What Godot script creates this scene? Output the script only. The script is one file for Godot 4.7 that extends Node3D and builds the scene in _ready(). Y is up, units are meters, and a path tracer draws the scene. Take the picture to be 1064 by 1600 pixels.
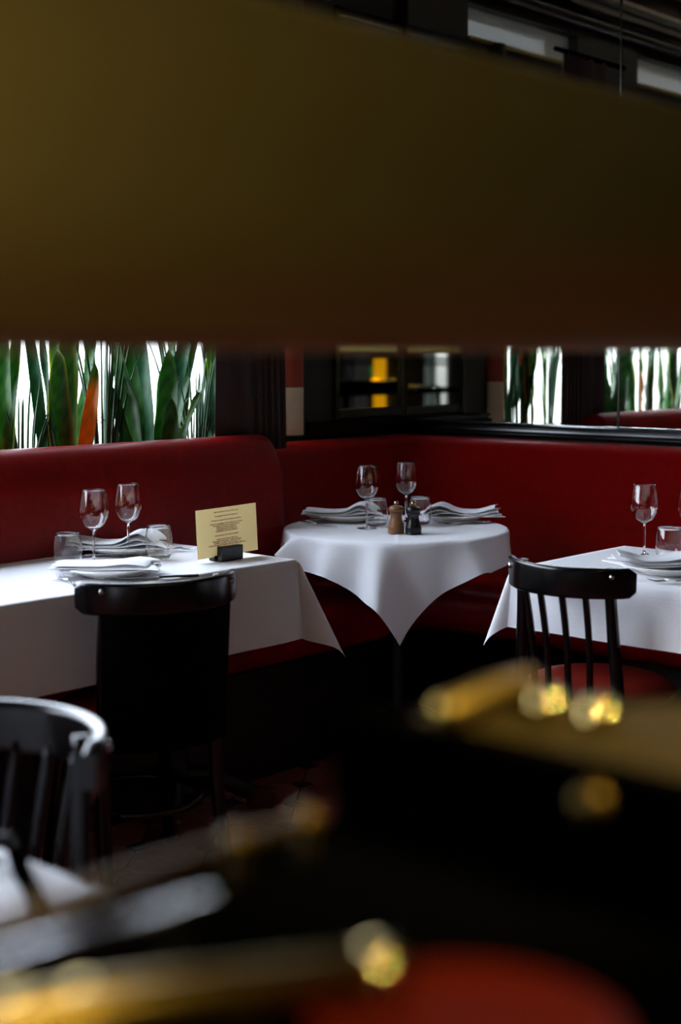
extends Node3D
# A brasserie corner: red banquettes, white-clothed tables, a planted window and mirrored walls,
# seen past a brass-railed counter. x runs along the window wall, z along the mirrored wall, the corner is at 0,0.

var M := {}
var rng := RandomNumberGenerator.new()
var taken := {}

# ------------------------------------------------------------------ naming and nodes
func numbered(n: String) -> String:
	if not taken.has(n):
		taken[n] = 0
		return n
	taken[n] += 1
	return "%s_%03d" % [n, taken[n]]

func tag(o: Node3D, label: String, category: String, group := "") -> Node3D:
	o.set_meta("label", label)
	o.set_meta("category", category)
	if group != "":
		o.set_meta("group", group)
	return o

func thing(called: String, label: String, category: String, at := Vector3.ZERO, turn := 0.0, group := "") -> Node3D:
	var o := Node3D.new()
	o.name = numbered(called)
	add_child(o)
	o.position = at
	o.rotation.y = turn
	return tag(o, label, category, group)

func copy(src: Node3D, label: String, at: Vector3, turn := 0.0) -> Node3D:
	var c: Node3D = src.duplicate()
	c.name = numbered(String(src.name))
	add_child(c)
	c.position = at
	c.rotation.y = turn
	c.set_meta("label", label)
	return c

func begin() -> SurfaceTool:
	var st := SurfaceTool.new()
	st.begin(Mesh.PRIMITIVE_TRIANGLES)
	return st

func finish(st: SurfaceTool) -> ArrayMesh:
	st.generate_normals()
	st.index()
	return st.commit()

func node(called: String, mesh: Mesh, mat: Material, parent: Node3D = null, label := "") -> MeshInstance3D:
	var o := MeshInstance3D.new()
	o.mesh = mesh
	o.material_override = mat
	if parent == null:
		o.name = numbered(called)
		add_child(o)
	else:
		o.name = called
		parent.add_child(o, true)
	if label != "":
		o.set_meta("label", label)
	return o

func part(called: String, st: SurfaceTool, mat: Material, parent: Node3D = null, label := "") -> MeshInstance3D:
	return node(called, finish(st), mat, parent, label)

func struct(called: String, st: SurfaceTool, mat: Material, label := "") -> MeshInstance3D:
	var o := part(called, st, mat)
	o.set_meta("kind", "structure")
	if label != "":
		o.set_meta("label", label)
	return o

# ------------------------------------------------------------------ shapes
func tri(st: SurfaceTool, a: Vector3, b: Vector3, c: Vector3) -> void:
	st.add_vertex(a); st.add_vertex(b); st.add_vertex(c)

func quad(st: SurfaceTool, a: Vector3, b: Vector3, c: Vector3, d: Vector3) -> void:
	tri(st, a, b, c)
	tri(st, a, c, d)

func face_out(st: SurfaceTool, pts: Array, mid: Vector3) -> void:
	# a flat convex face turned away from mid
	var n: Vector3 = (pts[1] - pts[0]).cross(pts[2] - pts[0])
	var q := pts.duplicate()
	if n.dot(pts[0] - mid) > 0:
		q.reverse()
	for i in range(1, q.size() - 1):
		tri(st, q[0], q[i], q[i + 1])

func box(st: SurfaceTool, c: Vector3, s: Vector3, bevel := 0.0, b := Basis()) -> void:
	st.set_smooth_group(-1)
	var h := s * 0.5
	if bevel <= 0.0:
		for ax in 3:
			for sg in [-1.0, 1.0]:
				var pts := []
				for k in [[-1, -1], [1, -1], [1, 1], [-1, 1]]:
					var p := Vector3()
					p[ax] = sg * h[ax]
					p[(ax + 1) % 3] = k[0] * h[(ax + 1) % 3]
					p[(ax + 2) % 3] = k[1] * h[(ax + 2) % 3]
					pts.append(c + b * p)
				face_out(st, pts, c)
		return
	var i := h - Vector3.ONE * bevel
	for ax in 3:
		var a1 := (ax + 1) % 3
		var a2 := (ax + 2) % 3
		for sg in [-1.0, 1.0]:
			var pts := []
			for k in [[-1, -1], [1, -1], [1, 1], [-1, 1]]:
				var p := Vector3()
				p[ax] = sg * h[ax]
				p[a1] = k[0] * i[a1]
				p[a2] = k[1] * i[a2]
				pts.append(c + b * p)
			face_out(st, pts, c)
			for sg2 in [-1.0, 1.0]:
				var e := []
				for k in [[0, -1], [0, 1], [1, 1], [1, -1]]:
					var p := Vector3()
					p[ax] = sg * (h[ax] if k[0] == 0 else i[ax])
					p[a1] = sg2 * (i[a1] if k[0] == 0 else h[a1])
					p[a2] = k[1] * i[a2]
					e.append(c + b * p)
				face_out(st, e, c)
	for sx in [-1.0, 1.0]:
		for sy in [-1.0, 1.0]:
			for sz in [-1.0, 1.0]:
				face_out(st, [c + b * Vector3(sx * h.x, sy * i.y, sz * i.z), c + b * Vector3(sx * i.x, sy * h.y, sz * i.z), c + b * Vector3(sx * i.x, sy * i.y, sz * h.z)], c)

func lathe(st: SurfaceTool, prof: Array, n := 32, xf := Transform3D()) -> void:
	# prof: Vector2(radius, y), bottom to top along the outside
	st.set_smooth_group(0)
	for k in prof.size() - 1:
		var p0: Vector2 = prof[k]
		var p1: Vector2 = prof[k + 1]
		for i in n:
			var a0 := TAU * i / n
			var a1 := TAU * ((i + 1) % n) / n
			var a := xf * Vector3(p0.x * cos(a0), p0.y, p0.x * sin(a0))
			var b := xf * Vector3(p0.x * cos(a1), p0.y, p0.x * sin(a1))
			var c := xf * Vector3(p1.x * cos(a1), p1.y, p1.x * sin(a1))
			var d := xf * Vector3(p1.x * cos(a0), p1.y, p1.x * sin(a0))
			if p0.x > 1e-6:
				tri(st, a, b, c)
			if p1.x > 1e-6:
				tri(st, a, c, d)

func smooth_profile(pts: Array, sub := 4) -> Array:
	var out := []
	for k in pts.size() - 1:
		var p0: Vector2 = pts[maxi(k - 1, 0)]
		var p1: Vector2 = pts[k]
		var p2: Vector2 = pts[k + 1]
		var p3: Vector2 = pts[mini(k + 2, pts.size() - 1)]
		for j in sub:
			var t := float(j) / sub
			var q := p1.cubic_interpolate(p2, p0, p3, t)
			out.append(Vector2(maxf(q.x, 0.0), q.y))
	out.append(pts[-1])
	return out

func curve3(pts: Array, sub := 6) -> Array:
	var out := []
	for k in pts.size() - 1:
		var p0: Vector3 = pts[maxi(k - 1, 0)]
		var p1: Vector3 = pts[k]
		var p2: Vector3 = pts[k + 1]
		var p3: Vector3 = pts[mini(k + 2, pts.size() - 1)]
		for j in sub:
			out.append(p1.cubic_interpolate(p2, p0, p3, float(j) / sub))
	out.append(pts[-1])
	return out

func tube(st: SurfaceTool, pts: Array, radii: Array, n := 12, flat := 1.0, group := 0) -> void:
	# round bar along pts; radii stretches over the length; flat squeezes the section sideways
	st.set_smooth_group(group)
	var rings := []
	var up := Vector3.UP
	for k in pts.size():
		var t: Vector3 = (pts[mini(k + 1, pts.size() - 1)] - pts[maxi(k - 1, 0)]).normalized()
		if absf(t.dot(up)) > 0.95 and k == 0:
			up = Vector3.RIGHT
		var x := up.cross(t).normalized()
		var y := t.cross(x).normalized()
		up = y
		var f := float(k) / (pts.size() - 1) * (radii.size() - 1)
		var r: float = lerpf(radii[int(f)], radii[mini(int(f) + 1, radii.size() - 1)], f - int(f))
		var ring := []
		for i in n:
			var a := TAU * i / n
			ring.append(pts[k] + x * cos(a) * r * flat + y * sin(a) * r)
		rings.append(ring)
	for k in pts.size() - 1:
		for i in n:
			var j := (i + 1) % n
			quad(st, rings[k][j], rings[k][i], rings[k + 1][i], rings[k + 1][j])
	for i in n:
		var j := (i + 1) % n
		tri(st, pts[0], rings[0][i], rings[0][j])
		tri(st, pts[-1], rings[-1][j], rings[-1][i])

func ball(st: SurfaceTool, c: Vector3, r: float, squash := 1.0, n := 24) -> void:
	var p := []
	for k in 13:
		var a := -PI / 2 + PI * k / 12
		p.append(Vector2(cos(a) * r, sin(a) * r * squash))
	p[0].x = 0.0
	p[12].x = 0.0
	lathe(st, p, n, Transform3D(Basis(), c))

func sheet(st: SurfaceTool, f: Callable, nu: int, nv: int) -> void:
	# a surface f(u, v), u and v in 0..1
	st.set_smooth_group(0)
	var g := []
	for i in nu + 1:
		var row := []
		for j in nv + 1:
			row.append(f.call(float(i) / nu, float(j) / nv))
		g.append(row)
	for i in nu:
		for j in nv:
			quad(st, g[i][j], g[i + 1][j], g[i + 1][j + 1], g[i][j + 1])

func slab(st: SurfaceTool, f: Callable, nu: int, nv: int, thick: float) -> void:
	# the same with a thickness, closed round its rim
	st.set_smooth_group(0)
	var g := []
	for i in nu + 1:
		var row := []
		for j in nv + 1:
			row.append(f.call(float(i) / nu, float(j) / nv))
		g.append(row)
	var h := []
	for i in nu + 1:
		var row := []
		for j in nv + 1:
			var du: Vector3 = g[mini(i + 1, nu)][j] - g[maxi(i - 1, 0)][j]
			var dv: Vector3 = g[i][mini(j + 1, nv)] - g[i][maxi(j - 1, 0)]
			var n := dv.cross(du).normalized()
			row.append(g[i][j] - n * thick)
		h.append(row)
	for i in nu:
		for j in nv:
			quad(st, g[i][j], g[i + 1][j], g[i + 1][j + 1], g[i][j + 1])
			quad(st, h[i][j], h[i][j + 1], h[i + 1][j + 1], h[i + 1][j])
	st.set_smooth_group(1)
	for i in nu:
		quad(st, g[i + 1][0], g[i][0], h[i][0], h[i + 1][0])
		quad(st, g[i][nv], g[i + 1][nv], h[i + 1][nv], h[i][nv])
	for j in nv:
		quad(st, g[0][j], g[0][j + 1], h[0][j + 1], h[0][j])
		quad(st, g[nu][j + 1], g[nu][j], h[nu][j], h[nu][j + 1])

func sweep(st: SurfaceTool, prof: Array, frames: Array, group := 0) -> void:
	# a closed outline prof (Vector2) carried through frames [origin, across, up]; ends closed by fans
	st.set_smooth_group(group)
	var rings := []
	for f in frames:
		var ring := []
		for p in prof:
			ring.append(f[0] + f[1] * p.x + f[2] * p.y)
		rings.append(ring)
	var n := prof.size()
	var c := Vector3()
	for k in rings.size():
		for p in rings[k]:
			c += p / float(n * rings.size())
	# which way round
	var area := 0.0
	for i in n:
		var a: Vector2 = prof[i]
		var b: Vector2 = prof[(i + 1) % n]
		area += a.cross(b)
	var along: Vector3 = frames[1][0] - frames[0][0]
	var rev: bool = (area * (frames[0][1] as Vector3).cross(frames[0][2]).dot(along)) < 0
	for k in rings.size() - 1:
		for i in n:
			var j := (i + 1) % n
			if rev:
				quad(st, rings[k][i], rings[k][j], rings[k + 1][j], rings[k + 1][i])
			else:
				quad(st, rings[k][j], rings[k][i], rings[k + 1][i], rings[k + 1][j])
	st.set_smooth_group(-1)
	for e in [0, rings.size() - 1]:
		var q := PackedVector2Array(prof)
		var idx := Geometry2D.triangulate_polygon(q)
		for t in range(0, idx.size(), 3):
			var a: Vector3 = rings[e][idx[t]]
			var b: Vector3 = rings[e][idx[t + 1]]
			var d: Vector3 = rings[e][idx[t + 2]]
			var outw: Vector3 = -along if e == 0 else along
			if (b - a).cross(d - a).dot(outw) > 0:
				tri(st, a, d, b)
			else:
				tri(st, a, b, d)

# ------------------------------------------------------------------ materials
func mat(c: Color, rough := 0.7, metal := 0.0) -> StandardMaterial3D:
	var m := StandardMaterial3D.new()
	m.albedo_color = c
	m.roughness = rough
	m.metallic = metal
	return m

func noise_tex(freq: float, oct: int, ramp: Array, sd: int, normal := 0.0, sz := 512) -> NoiseTexture2D:
	var n := FastNoiseLite.new()
	n.seed = sd
	n.frequency = freq
	n.fractal_octaves = oct
	var t := NoiseTexture2D.new()
	t.width = sz
	t.height = sz
	t.seamless = true
	t.noise = n
	if normal > 0.0:
		t.as_normal_map = true
		t.bump_strength = normal
	elif ramp.size():
		var g := Gradient.new()
		g.offsets = PackedFloat32Array([0.0, 1.0])
		g.colors = PackedColorArray([ramp[0], ramp[1]])
		t.color_ramp = g
	return t

func triplanar(m: StandardMaterial3D, s: float) -> StandardMaterial3D:
	m.uv1_triplanar = true
	m.uv1_world_triplanar = true
	m.uv1_scale = Vector3.ONE * s
	return m

func make_materials() -> void:
	var leather := triplanar(mat(Color(0.54, 0.02, 0.022), 0.40), 3.0)
	leather.albedo_texture = noise_tex(0.02, 4, [Color(0.86, 0.86, 0.86), Color(1, 1, 1)], 4)
	leather.normal_enabled = true
	leather.normal_texture = noise_tex(0.12, 3, [], 5, 3.0)
	leather.normal_scale = 0.25
	leather.metallic_specular = 0.28
	M.leather = leather
	M.seat_leather = mat(Color(0.52, 0.11, 0.045), 0.45)
	var linen := triplanar(mat(Color(0.93, 0.925, 0.94), 0.9), 6.0)
	linen.normal_enabled = true
	linen.normal_texture = noise_tex(0.03, 4, [], 7, 4.0)
	linen.normal_scale = 0.25
	M.linen = linen
	M.napkin = mat(Color(0.94, 0.935, 0.95), 0.9)
	M.china = mat(Color(0.93, 0.92, 0.9), 0.18)
	M.lacquer = mat(Color(0.022, 0.02, 0.022), 0.22)
	M.black_wood = mat(Color(0.03, 0.026, 0.024), 0.35)
	M.panel = mat(Color(0.05, 0.034, 0.028), 0.5)
	M.wall = triplanar(mat(Color(0.07, 0.05, 0.042), 0.7), 1.5)
	M.wall.albedo_texture = noise_tex(0.02, 4, [Color(0.75, 0.75, 0.75), Color(1, 1, 1)], 12)
	M.cream = mat(Color(0.86, 0.78, 0.66), 0.8)
	M.orange = mat(Color(0.60, 0.20, 0.08), 0.6)
	M.dark_ceiling = mat(Color(0.09, 0.065, 0.05), 0.9)
	M.stone = mat(Color(0.80, 0.79, 0.76), 0.9)
	M.brass = mat(Color(0.88, 0.77, 0.44), 0.11, 1.0)
	M.brass_tube = mat(Color(0.56, 0.46, 0.19), 0.36, 1.0)
	M.old_brass = mat(Color(0.27, 0.21, 0.065), 0.5, 1.0)
	M.dull_plate = mat(Color(0.17, 0.138, 0.05), 0.8, 0.5)
	M.dull_plate.metallic_specular = 0.1
	M.satin_brass = mat(Color(0.62, 0.56, 0.34), 0.55, 1.0)
	M.steel = mat(Color(0.80, 0.80, 0.82), 0.18, 1.0)
	M.iron = mat(Color(0.03, 0.028, 0.03), 0.4)
	M.mirror = mat(Color(0.84, 0.85, 0.83), 0.015, 1.0)
	M.curtain = triplanar(mat(Color(0.24, 0.165, 0.155), 0.95), 8.0)
	M.curtain.normal_enabled = true
	M.curtain.normal_texture = noise_tex(0.08, 3, [], 21, 4.0)
	M.curtain.normal_scale = 0.3
	var pane := mat(Color(1, 1, 1, 0.04), 0.02)
	pane.transparency = BaseMaterial3D.TRANSPARENCY_ALPHA
	M.pane = pane
	var g := mat(Color(1, 1, 1, 0.02), 0.0)
	g.transparency = BaseMaterial3D.TRANSPARENCY_ALPHA
	g.metallic_specular = 0.6
	M.thin_glass = g
	var sg := mat(Color(1, 1, 1, 0.0), 0.0)
	sg.refraction_enabled = true
	sg.refraction_scale = 0.05
	M.solid_glass = sg
	var frost := mat(Color(0.88, 0.89, 0.88, 0.90), 0.6)
	frost.transparency = BaseMaterial3D.TRANSPARENCY_ALPHA
	M.frost = frost
	var tile := triplanar(mat(Color(0.64, 0.31, 0.28), 0.35), 4.0)
	tile.albedo_texture = noise_tex(0.015, 4, [Color(0.7, 0.7, 0.7), Color(1, 1, 1)], 31)
	M.tile = tile
	M.tile_pale = tile.duplicate()
	M.tile_pale.albedo_color = Color(0.70, 0.36, 0.33)
	M.dot = mat(Color(0.15, 0.14, 0.15), 0.4)
	M.grout = mat(Color(0.16, 0.13, 0.12), 0.9)
	M.foot_wood = mat(Color(0.30, 0.13, 0.05), 0.3)
	M.mill_wood = triplanar(mat(Color(0.55, 0.36, 0.22), 0.4), 12.0)
	M.mill_wood.albedo_texture = noise_tex(0.03, 3, [Color(0.8, 0.78, 0.75), Color(1, 1, 1)], 41)
	M.black = mat(Color(0.012, 0.012, 0.013), 0.3)
	M.black_fabric = mat(Color(0.014, 0.012, 0.012), 0.85)
	M.black_fabric.metallic_specular = 0.15
	M.matt_black = mat(Color(0.005, 0.005, 0.005), 0.8)
	M.matt_black.specular_mode = BaseMaterial3D.SPECULAR_DISABLED
	M.card = mat(Color(0.96, 0.88, 0.64), 0.8)
	M.card.backlight_enabled = true
	M.card.backlight = Color(0.92, 0.88, 0.76)
	M.ink = mat(Color(0.62, 0.05, 0.03), 0.9)
	M.ink.metallic_specular = 0.1
	M.red_lacquer = mat(Color(0.30, 0.065, 0.01), 0.7)
	M.red_lacquer.metallic_specular = 0.1
	for k in 4:
		var leaf := mat([Color(1, 1, 1), Color(1, 1, 1), Color(0.75, 0.85, 0.8), Color(1, 1, 1)][k], 0.4)
		leaf.vertex_color_use_as_albedo = true
		leaf.backlight_enabled = true
		leaf.backlight = Color(0.9, 0.9, 0.9)
		M["leaf%d" % k] = leaf
	M.blade = mat(Color(0.10, 0.30, 0.14), 0.4)
	M.blade.backlight_enabled = true
	M.blade.backlight = Color(0.25, 0.25, 0.25)
	M.soil = mat(Color(0.05, 0.035, 0.025), 1.0)

# ------------------------------------------------------------------ camera, sky, lights
func make_view() -> void:
	var cam := Camera3D.new()
	cam.name = "camera"
	add_child(cam)
	cam.position = Vector3(-4.666, 1.35, 3.782)
	cam.rotation = Vector3(deg_to_rad(-2.15), deg_to_rad(-48.5), 0)
	cam.near = 0.05
	cam.far = 100.0
	cam.keep_aspect = Camera3D.KEEP_HEIGHT
	var at := CameraAttributesPhysical.new()
	at.frustum_focal_length = 50.0
	at.frustum_focus_distance = 4.35
	at.exposure_aperture = 2.0
	at.frustum_near = 0.05
	at.frustum_far = 100.0
	cam.attributes = at
	cam.projection = Camera3D.PROJECTION_FRUSTUM
	cam.near = 0.05
	cam.far = 100.0
	cam.size = 1600.0 / 2222.0 * 0.05
	cam.frustum_offset = Vector2(0, -166.6 / 2222.0 * 0.05)
	cam.current = true

	var sky := ProceduralSkyMaterial.new()
	sky.sky_top_color = Color(0.86, 0.92, 1.0)
	sky.sky_horizon_color = Color(0.97, 0.985, 1.0)
	sky.ground_horizon_color = Color(0.7, 0.7, 0.72)
	sky.ground_bottom_color = Color(0.5, 0.5, 0.52)
	var e := Environment.new()
	e.background_mode = Environment.BG_SKY
	e.sky = Sky.new()
	e.sky.sky_material = sky
	e.background_energy_multiplier = 15.0
	e.tonemap_mode = Environment.TONE_MAPPER_LINEAR
	e.tonemap_exposure = 1.0
	e.sdfgi_enabled = true
	e.ssao_enabled = true
	e.ssil_enabled = true
	var w := WorldEnvironment.new()
	w.name = "surroundings"
	w.environment = e
	add_child(w)

	# unseen warm spots, out of view, placed to light the hood and brass
	unseen_spot(Vector3(-4.92, 1.66, 3.32), Vector3(-4.05, 1.53, 3.02), 1.9, 17.0, "unseen spotlight hung low at the left out of view, placed to light the hood")
	unseen_spot(Vector3(-4.85, 2.75, 4.25), Vector3(-4.25, 1.07, 3.33), 5.0, 7.5, "unseen spotlight above the left end of the shelf, placed to light the rails")
	unseen_spot(Vector3(-3.50, 2.75, 4.15), Vector3(-3.94, 1.12, 3.33), 14.0, 5.5, "unseen spotlight above the right end of the shelf, placed to light the block")

func unseen_spot(at: Vector3, to: Vector3, energy: float, angle: float, label: String) -> void:
	var t := thing("unseen_spot_lamp", label, "lamp", at)
	var b := Basis.looking_at(to - at)
	var x := Basis(b.x, -b.z, b.y)   # the lathe's y along the beam
	var st := begin()
	lathe(st, smooth_profile([Vector2(0.0, -0.10), Vector2(0.035, -0.095), Vector2(0.05, -0.05), Vector2(0.055, 0.045), Vector2(0.052, 0.045), Vector2(0.045, 0.0), Vector2(0.0, -0.01)], 3), 24, Transform3D(x, Vector3.ZERO))
	part("shade", st, M.brass, t)
	st = begin()
	tube(st, [Vector3(0, 0.0, 0) - x.y * 0.08, Vector3(0, 3.25 - at.y, 0) - x.y * 0.08], [0.008, 0.008], 8)
	part("stem", st, M.brass, t)
	st = begin()
	lathe(st, [Vector2(0.0, 0.020), Vector2(0.03, 0.020), Vector2(0.03, 0.026), Vector2(0.0, 0.027)], 20, Transform3D(x, Vector3.ZERO))
	var glow := mat(Color(1, 0.85, 0.6), 0.5)
	glow.emission_enabled = true
	glow.emission = Color(1.0, 0.80, 0.5)
	glow.emission_energy_multiplier = 6.0
	part("bulb", st, glow, t)
	var l := SpotLight3D.new()
	l.name = "spot_glow"
	t.add_child(l)
	l.transform = Transform3D(b, x.y * 0.05)
	l.light_color = Color(1.0, 0.90, 0.66)
	l.light_energy = energy
	l.light_size = 0.045
	l.spot_range = 14.0
	l.spot_angle = angle
	l.spot_attenuation = 2.0
	l.spot_angle_attenuation = 0.5
	l.shadow_enabled = true

# ------------------------------------------------------------------ the room
func wall_box(called: String, boxes: Array, m: Material, label := "") -> MeshInstance3D:
	var st := begin()
	for b in boxes:   # [x0, y0, z0, x1, y1, z1]
		box(st, Vector3(b[0] + b[3], b[1] + b[4], b[2] + b[5]) * 0.5, Vector3(absf(b[3] - b[0]), absf(b[4] - b[1]), absf(b[5] - b[2])))
	return struct(called, st, m, label)

func moulding(st: SurfaceTool, a: Vector3, b: Vector3, outw: Vector3, up: Vector3, h: float, d: float) -> void:
	# a stepped, rounded strip running from a to b, standing d off the wall
	var prof := [Vector2(0, 0), Vector2(0.55, 0.0), Vector2(0.75, 0.06), Vector2(0.80, 0.16), Vector2(0.62, 0.22), Vector2(0.62, 0.30), Vector2(0.95, 0.36), Vector2(1.0, 0.48), Vector2(0.95, 0.60), Vector2(0.60, 0.66), Vector2(0.60, 0.74), Vector2(0.80, 0.80), Vector2(0.82, 0.90), Vector2(0.55, 1.0), Vector2(0, 1.0)]
	var q := []
	for p in prof:
		q.append(Vector2(p.x * d, p.y * h))
	sweep(st, q, [[a, outw, up], [b, outw, up]], -1)

func make_room() -> void:
	var X0 := -8.5
	var Z1 := 8.0
	# floor bed, then its tiles
	var fl := wall_box("floor", [[X0 - 0.2, -0.2, -0.2, 0.2, -0.006, Z1 + 0.2]], M.grout, "floor of red octagonal tiles with small dark diamond tiles")
	lay_tiles(fl, X0, Z1)
	wall_box("ceiling", [[X0 - 0.2, 3.25, 0.9, 0.2, 3.45, Z1 + 0.2]], M.dark_ceiling)  # mostly out of view; coloured dark to hold down bounced light
	wall_box("trim_1", [[X0 - 0.2, 3.25, -0.2, 0.2, 3.45, 0.9]], M.cream, "pale ceiling border along the window wall")
	# the window wall, with a wide window and two small lights above it
	var wb := wall_box("wall_back", [
		[X0 - 0.2, 0, -0.2, -6.4, 3.25, 0], [-6.4, 0, -0.2, -0.745, 0.92, 0], [-0.745, 0, -0.2, 0.2, 2.745, 0],
		[-6.4, 2.62, -0.2, -0.745, 2.745, 0], [X0, 2.895, -0.2, 0.2, 3.25, 0],
		[-0.478, 2.745, -0.2, 0.2, 2.895, 0], [-1.96, 2.745, -0.2, -1.38, 2.895, 0], [-6.4, 2.745, -0.2, -2.9, 2.895, 0]], M.panel)
	wb.set_meta("label", "dark panelled window wall")
	wall_box("wall_right", [[0, 0, 0, 0.2, 3.25, Z1 + 0.2]], M.panel, "dark wall behind the mirrors")
	wall_box("wall_left", [[X0 - 0.2, 0, 0, X0, 3.25, 6.22], [X0 - 0.2, 0, 6.22, X0, 0.55, Z1], [X0 - 0.2, 2.4, 6.22, X0, 3.25, Z1], [X0 - 0.2, 0.55, 6.60, X0, 2.4, 7.40], [X0 - 0.2, 0.55, 7.93, X0, 2.4, Z1]], M.wall)
	wall_box("wall_front", [[X0 - 0.2, 0, Z1, 0.2, 3.25, Z1 + 0.2]], M.wall)
	# glazing
	var win := Node3D.new()
	win.name = "window_1"
	add_child(win)
	win.set_meta("kind", "structure")
	win.set_meta("label", "wide bright window behind the row of plants")
	for k in 3:
		var x0: float = [-6.36, -4.42, -2.58][k]
		var x1: float = [-4.46, -2.62, -0.785][k]
		var st := begin()
		box(st, Vector3((x0 + x1) / 2, 1.77, -0.13), Vector3(x1 - x0, 1.62, 0.006))
		part("pane", st, M.pane, win)
	var fr := begin()
	for x in [-6.38, -4.44, -2.60, -0.765]:
		box(fr, Vector3(x, 1.77, -0.13), Vector3(0.04, 1.70, 0.05), 0.006)
	for y in [0.94, 2.60]:
		box(fr, Vector3(-3.572, y, -0.13), Vector3(5.655, 0.04, 0.05), 0.006)
	part("window_frame", fr, M.black_wood, win)
	var jb := begin()
	box(jb, Vector3(-0.755, 1.77, -0.055), Vector3(0.02, 1.70, 0.105), 0.004)
	part("jamb", jb, M.cream, win)
	for k in 2:
		var w2 := Node3D.new()
		w2.name = "window_%d" % (k + 2)
		add_child(w2)
		w2.set_meta("kind", "structure")
		w2.set_meta("label", ["small frosted light above the window near the corner", "small frosted light above the window farther along"][k])
		var x0: float = [-1.38, -2.90][k]
		var x1: float = [-0.478, -1.96][k]
		var st := begin()
		box(st, Vector3((x0 + x1) / 2, 2.82, -0.06), Vector3(x1 - x0, 0.15, 0.006))
		part("pane", st, M.frost, w2)
		st = begin()
		box(st, Vector3((x0 + x1) / 2, 2.738, 0.012), Vector3(x1 - x0 + 0.03, 0.014, 0.024), 0.004)
		part("brass_sill", st, M.satin_brass, w2)
	# rear windows, met only in the mirrors
	for k in 2:
		var w3 := Node3D.new()
		w3.name = "window_%d" % (k + 4)
		add_child(w3)
		w3.set_meta("kind", "structure")
		w3.set_meta("label", ["pale rear window reflected right of the corner post", "dim rear window with plants reflected left of the corner post"][k])
		var z0: float = [6.22, 7.40][k]
		var z1: float = [6.60, 7.93][k]
		var st := begin()
		box(st, Vector3(X0 - 0.1, 1.475, (z0 + z1) / 2), Vector3(0.01, 1.85, z1 - z0))
		var fm: StandardMaterial3D = M.frost.duplicate()
		fm.albedo_color = [Color(0.6, 0.66, 0.6, 0.55), Color(0.35, 0.35, 0.35, 0.94)][k]
		part("pane", st, fm, w3)
		st = begin()
		for y in [0.57, 1.21, 1.27, 2.38]:
			box(st, Vector3(X0 - 0.05, y, (z0 + z1) / 2), Vector3(0.06, 0.035, z1 - z0), 0.005)
		for z in [z0 + 0.015, z0 + (z1 - z0) * 0.62, z1 - 0.015]:
			box(st, Vector3(X0 - 0.05, 1.475, z), Vector3(0.06, 1.85, 0.03), 0.005)
		part("window_frame", st, M.black_wood, w3)
	var yl := thing("light_panel", "glowing yellow panel at the back of the room, met only in the corner mirrors", "light panel", Vector3(X0 + 0.03, 0.62, 7.215))
	var ys := begin()
	box(ys, Vector3(0, 0.33, 0), Vector3(0.04, 0.66, 0.17), 0.006)
	var ym := mat(Color(0.8, 0.6, 0.05), 0.5)
	ym.emission_enabled = true
	ym.emission = Color(0.95, 0.66, 0.04)
	ym.emission_energy_multiplier = 1.0
	part("lit_face", ys, ym, yl)
	for y in [-0.01, 0.36, 0.67]:
		ys = begin()
		box(ys, Vector3(0.012, y, 0), Vector3(0.04, 0.025, 0.19), 0.004)
		part("frame_bar", ys, M.black_wood, yl)
	var yg := OmniLight3D.new()
	yg.name = "panel_glow"
	yl.add_child(yg)
	yg.position = Vector3(0.08, 0.33, 0)
	yg.light_color = Color(0.95, 0.66, 0.04)
	yg.light_energy = 0.03
	yg.light_size = 0.08
	yg.omni_range = 14.0
	yg.omni_attenuation = 2.0
	yg.shadow_enabled = true
	var gs := thing("exit_lamp", "small green lamp at the back of the room, met only in the corner mirrors", "lamp", Vector3(X0 + 0.03, 1.06, 7.345))
	ys = begin()
	box(ys, Vector3(0, 0.06, 0), Vector3(0.03, 0.11, 0.045), 0.008)
	var gm := mat(Color(0.02, 0.3, 0.15), 0.5)
	gm.emission_enabled = true
	gm.emission = Color(0.02, 0.42, 0.2)
	part("lit_face", ys, gm, gs)
	ys = begin()
	box(ys, Vector3(-0.012, 0.06, 0), Vector3(0.03, 0.13, 0.06), 0.004)
	part("housing", ys, M.black_wood, gs)
	# mouldings
	var st1 := begin()
	moulding(st1, Vector3(-0.002, 1.012, 0.0), Vector3(-0.002, 1.012, Z1), Vector3.LEFT, Vector3.UP, 0.058, 0.05)
	struct("trim_2", st1, M.lacquer, "black lacquered ledge under the wall mirrors")
	st1 = begin()
	moulding(st1, Vector3(-0.60, 1.012, 0.002), Vector3(-0.05, 1.012, 0.002), Vector3.BACK, Vector3.UP, 0.065, 0.05)
	struct("trim_3", st1, M.lacquer, "black lacquered ledge under the small mirror beside the corner")
	st1 = begin()
	moulding(st1, Vector3(X0, 2.93, 0.0), Vector3(0.0, 2.93, 0.0), Vector3.BACK, Vector3.UP, 0.17, 0.09)
	struct("trim_4", st1, M.lacquer, "black cornice over the window")
	st1 = begin()
	box(st1, Vector3(X0 / 2, 3.113, 0.03), Vector3(-X0, 0.022, 0.06), 0.005)
	struct("trim_5", st1, M.stone, "white strip above the black cornice")
	st1 = begin()
	moulding(st1, Vector3(-0.002, 3.08, 0.0), Vector3(-0.002, 3.08, Z1), Vector3.LEFT, Vector3.UP, 0.15, 0.06)
	struct("trim_6", st1, M.lacquer, "black cornice above the wall mirrors")
	st1 = begin()
	box(st1, Vector3(-0.014, 2.05, 0.014), Vector3(0.028, 1.95, 0.028), 0.006)
	struct("trim_7", st1, M.lacquer, "black post where the mirrors meet in the corner")
	# street outside
	st1 = begin()
	box(st1, Vector3(-4, -0.25, -8.2), Vector3(40, 0.2, 15.9))
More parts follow.
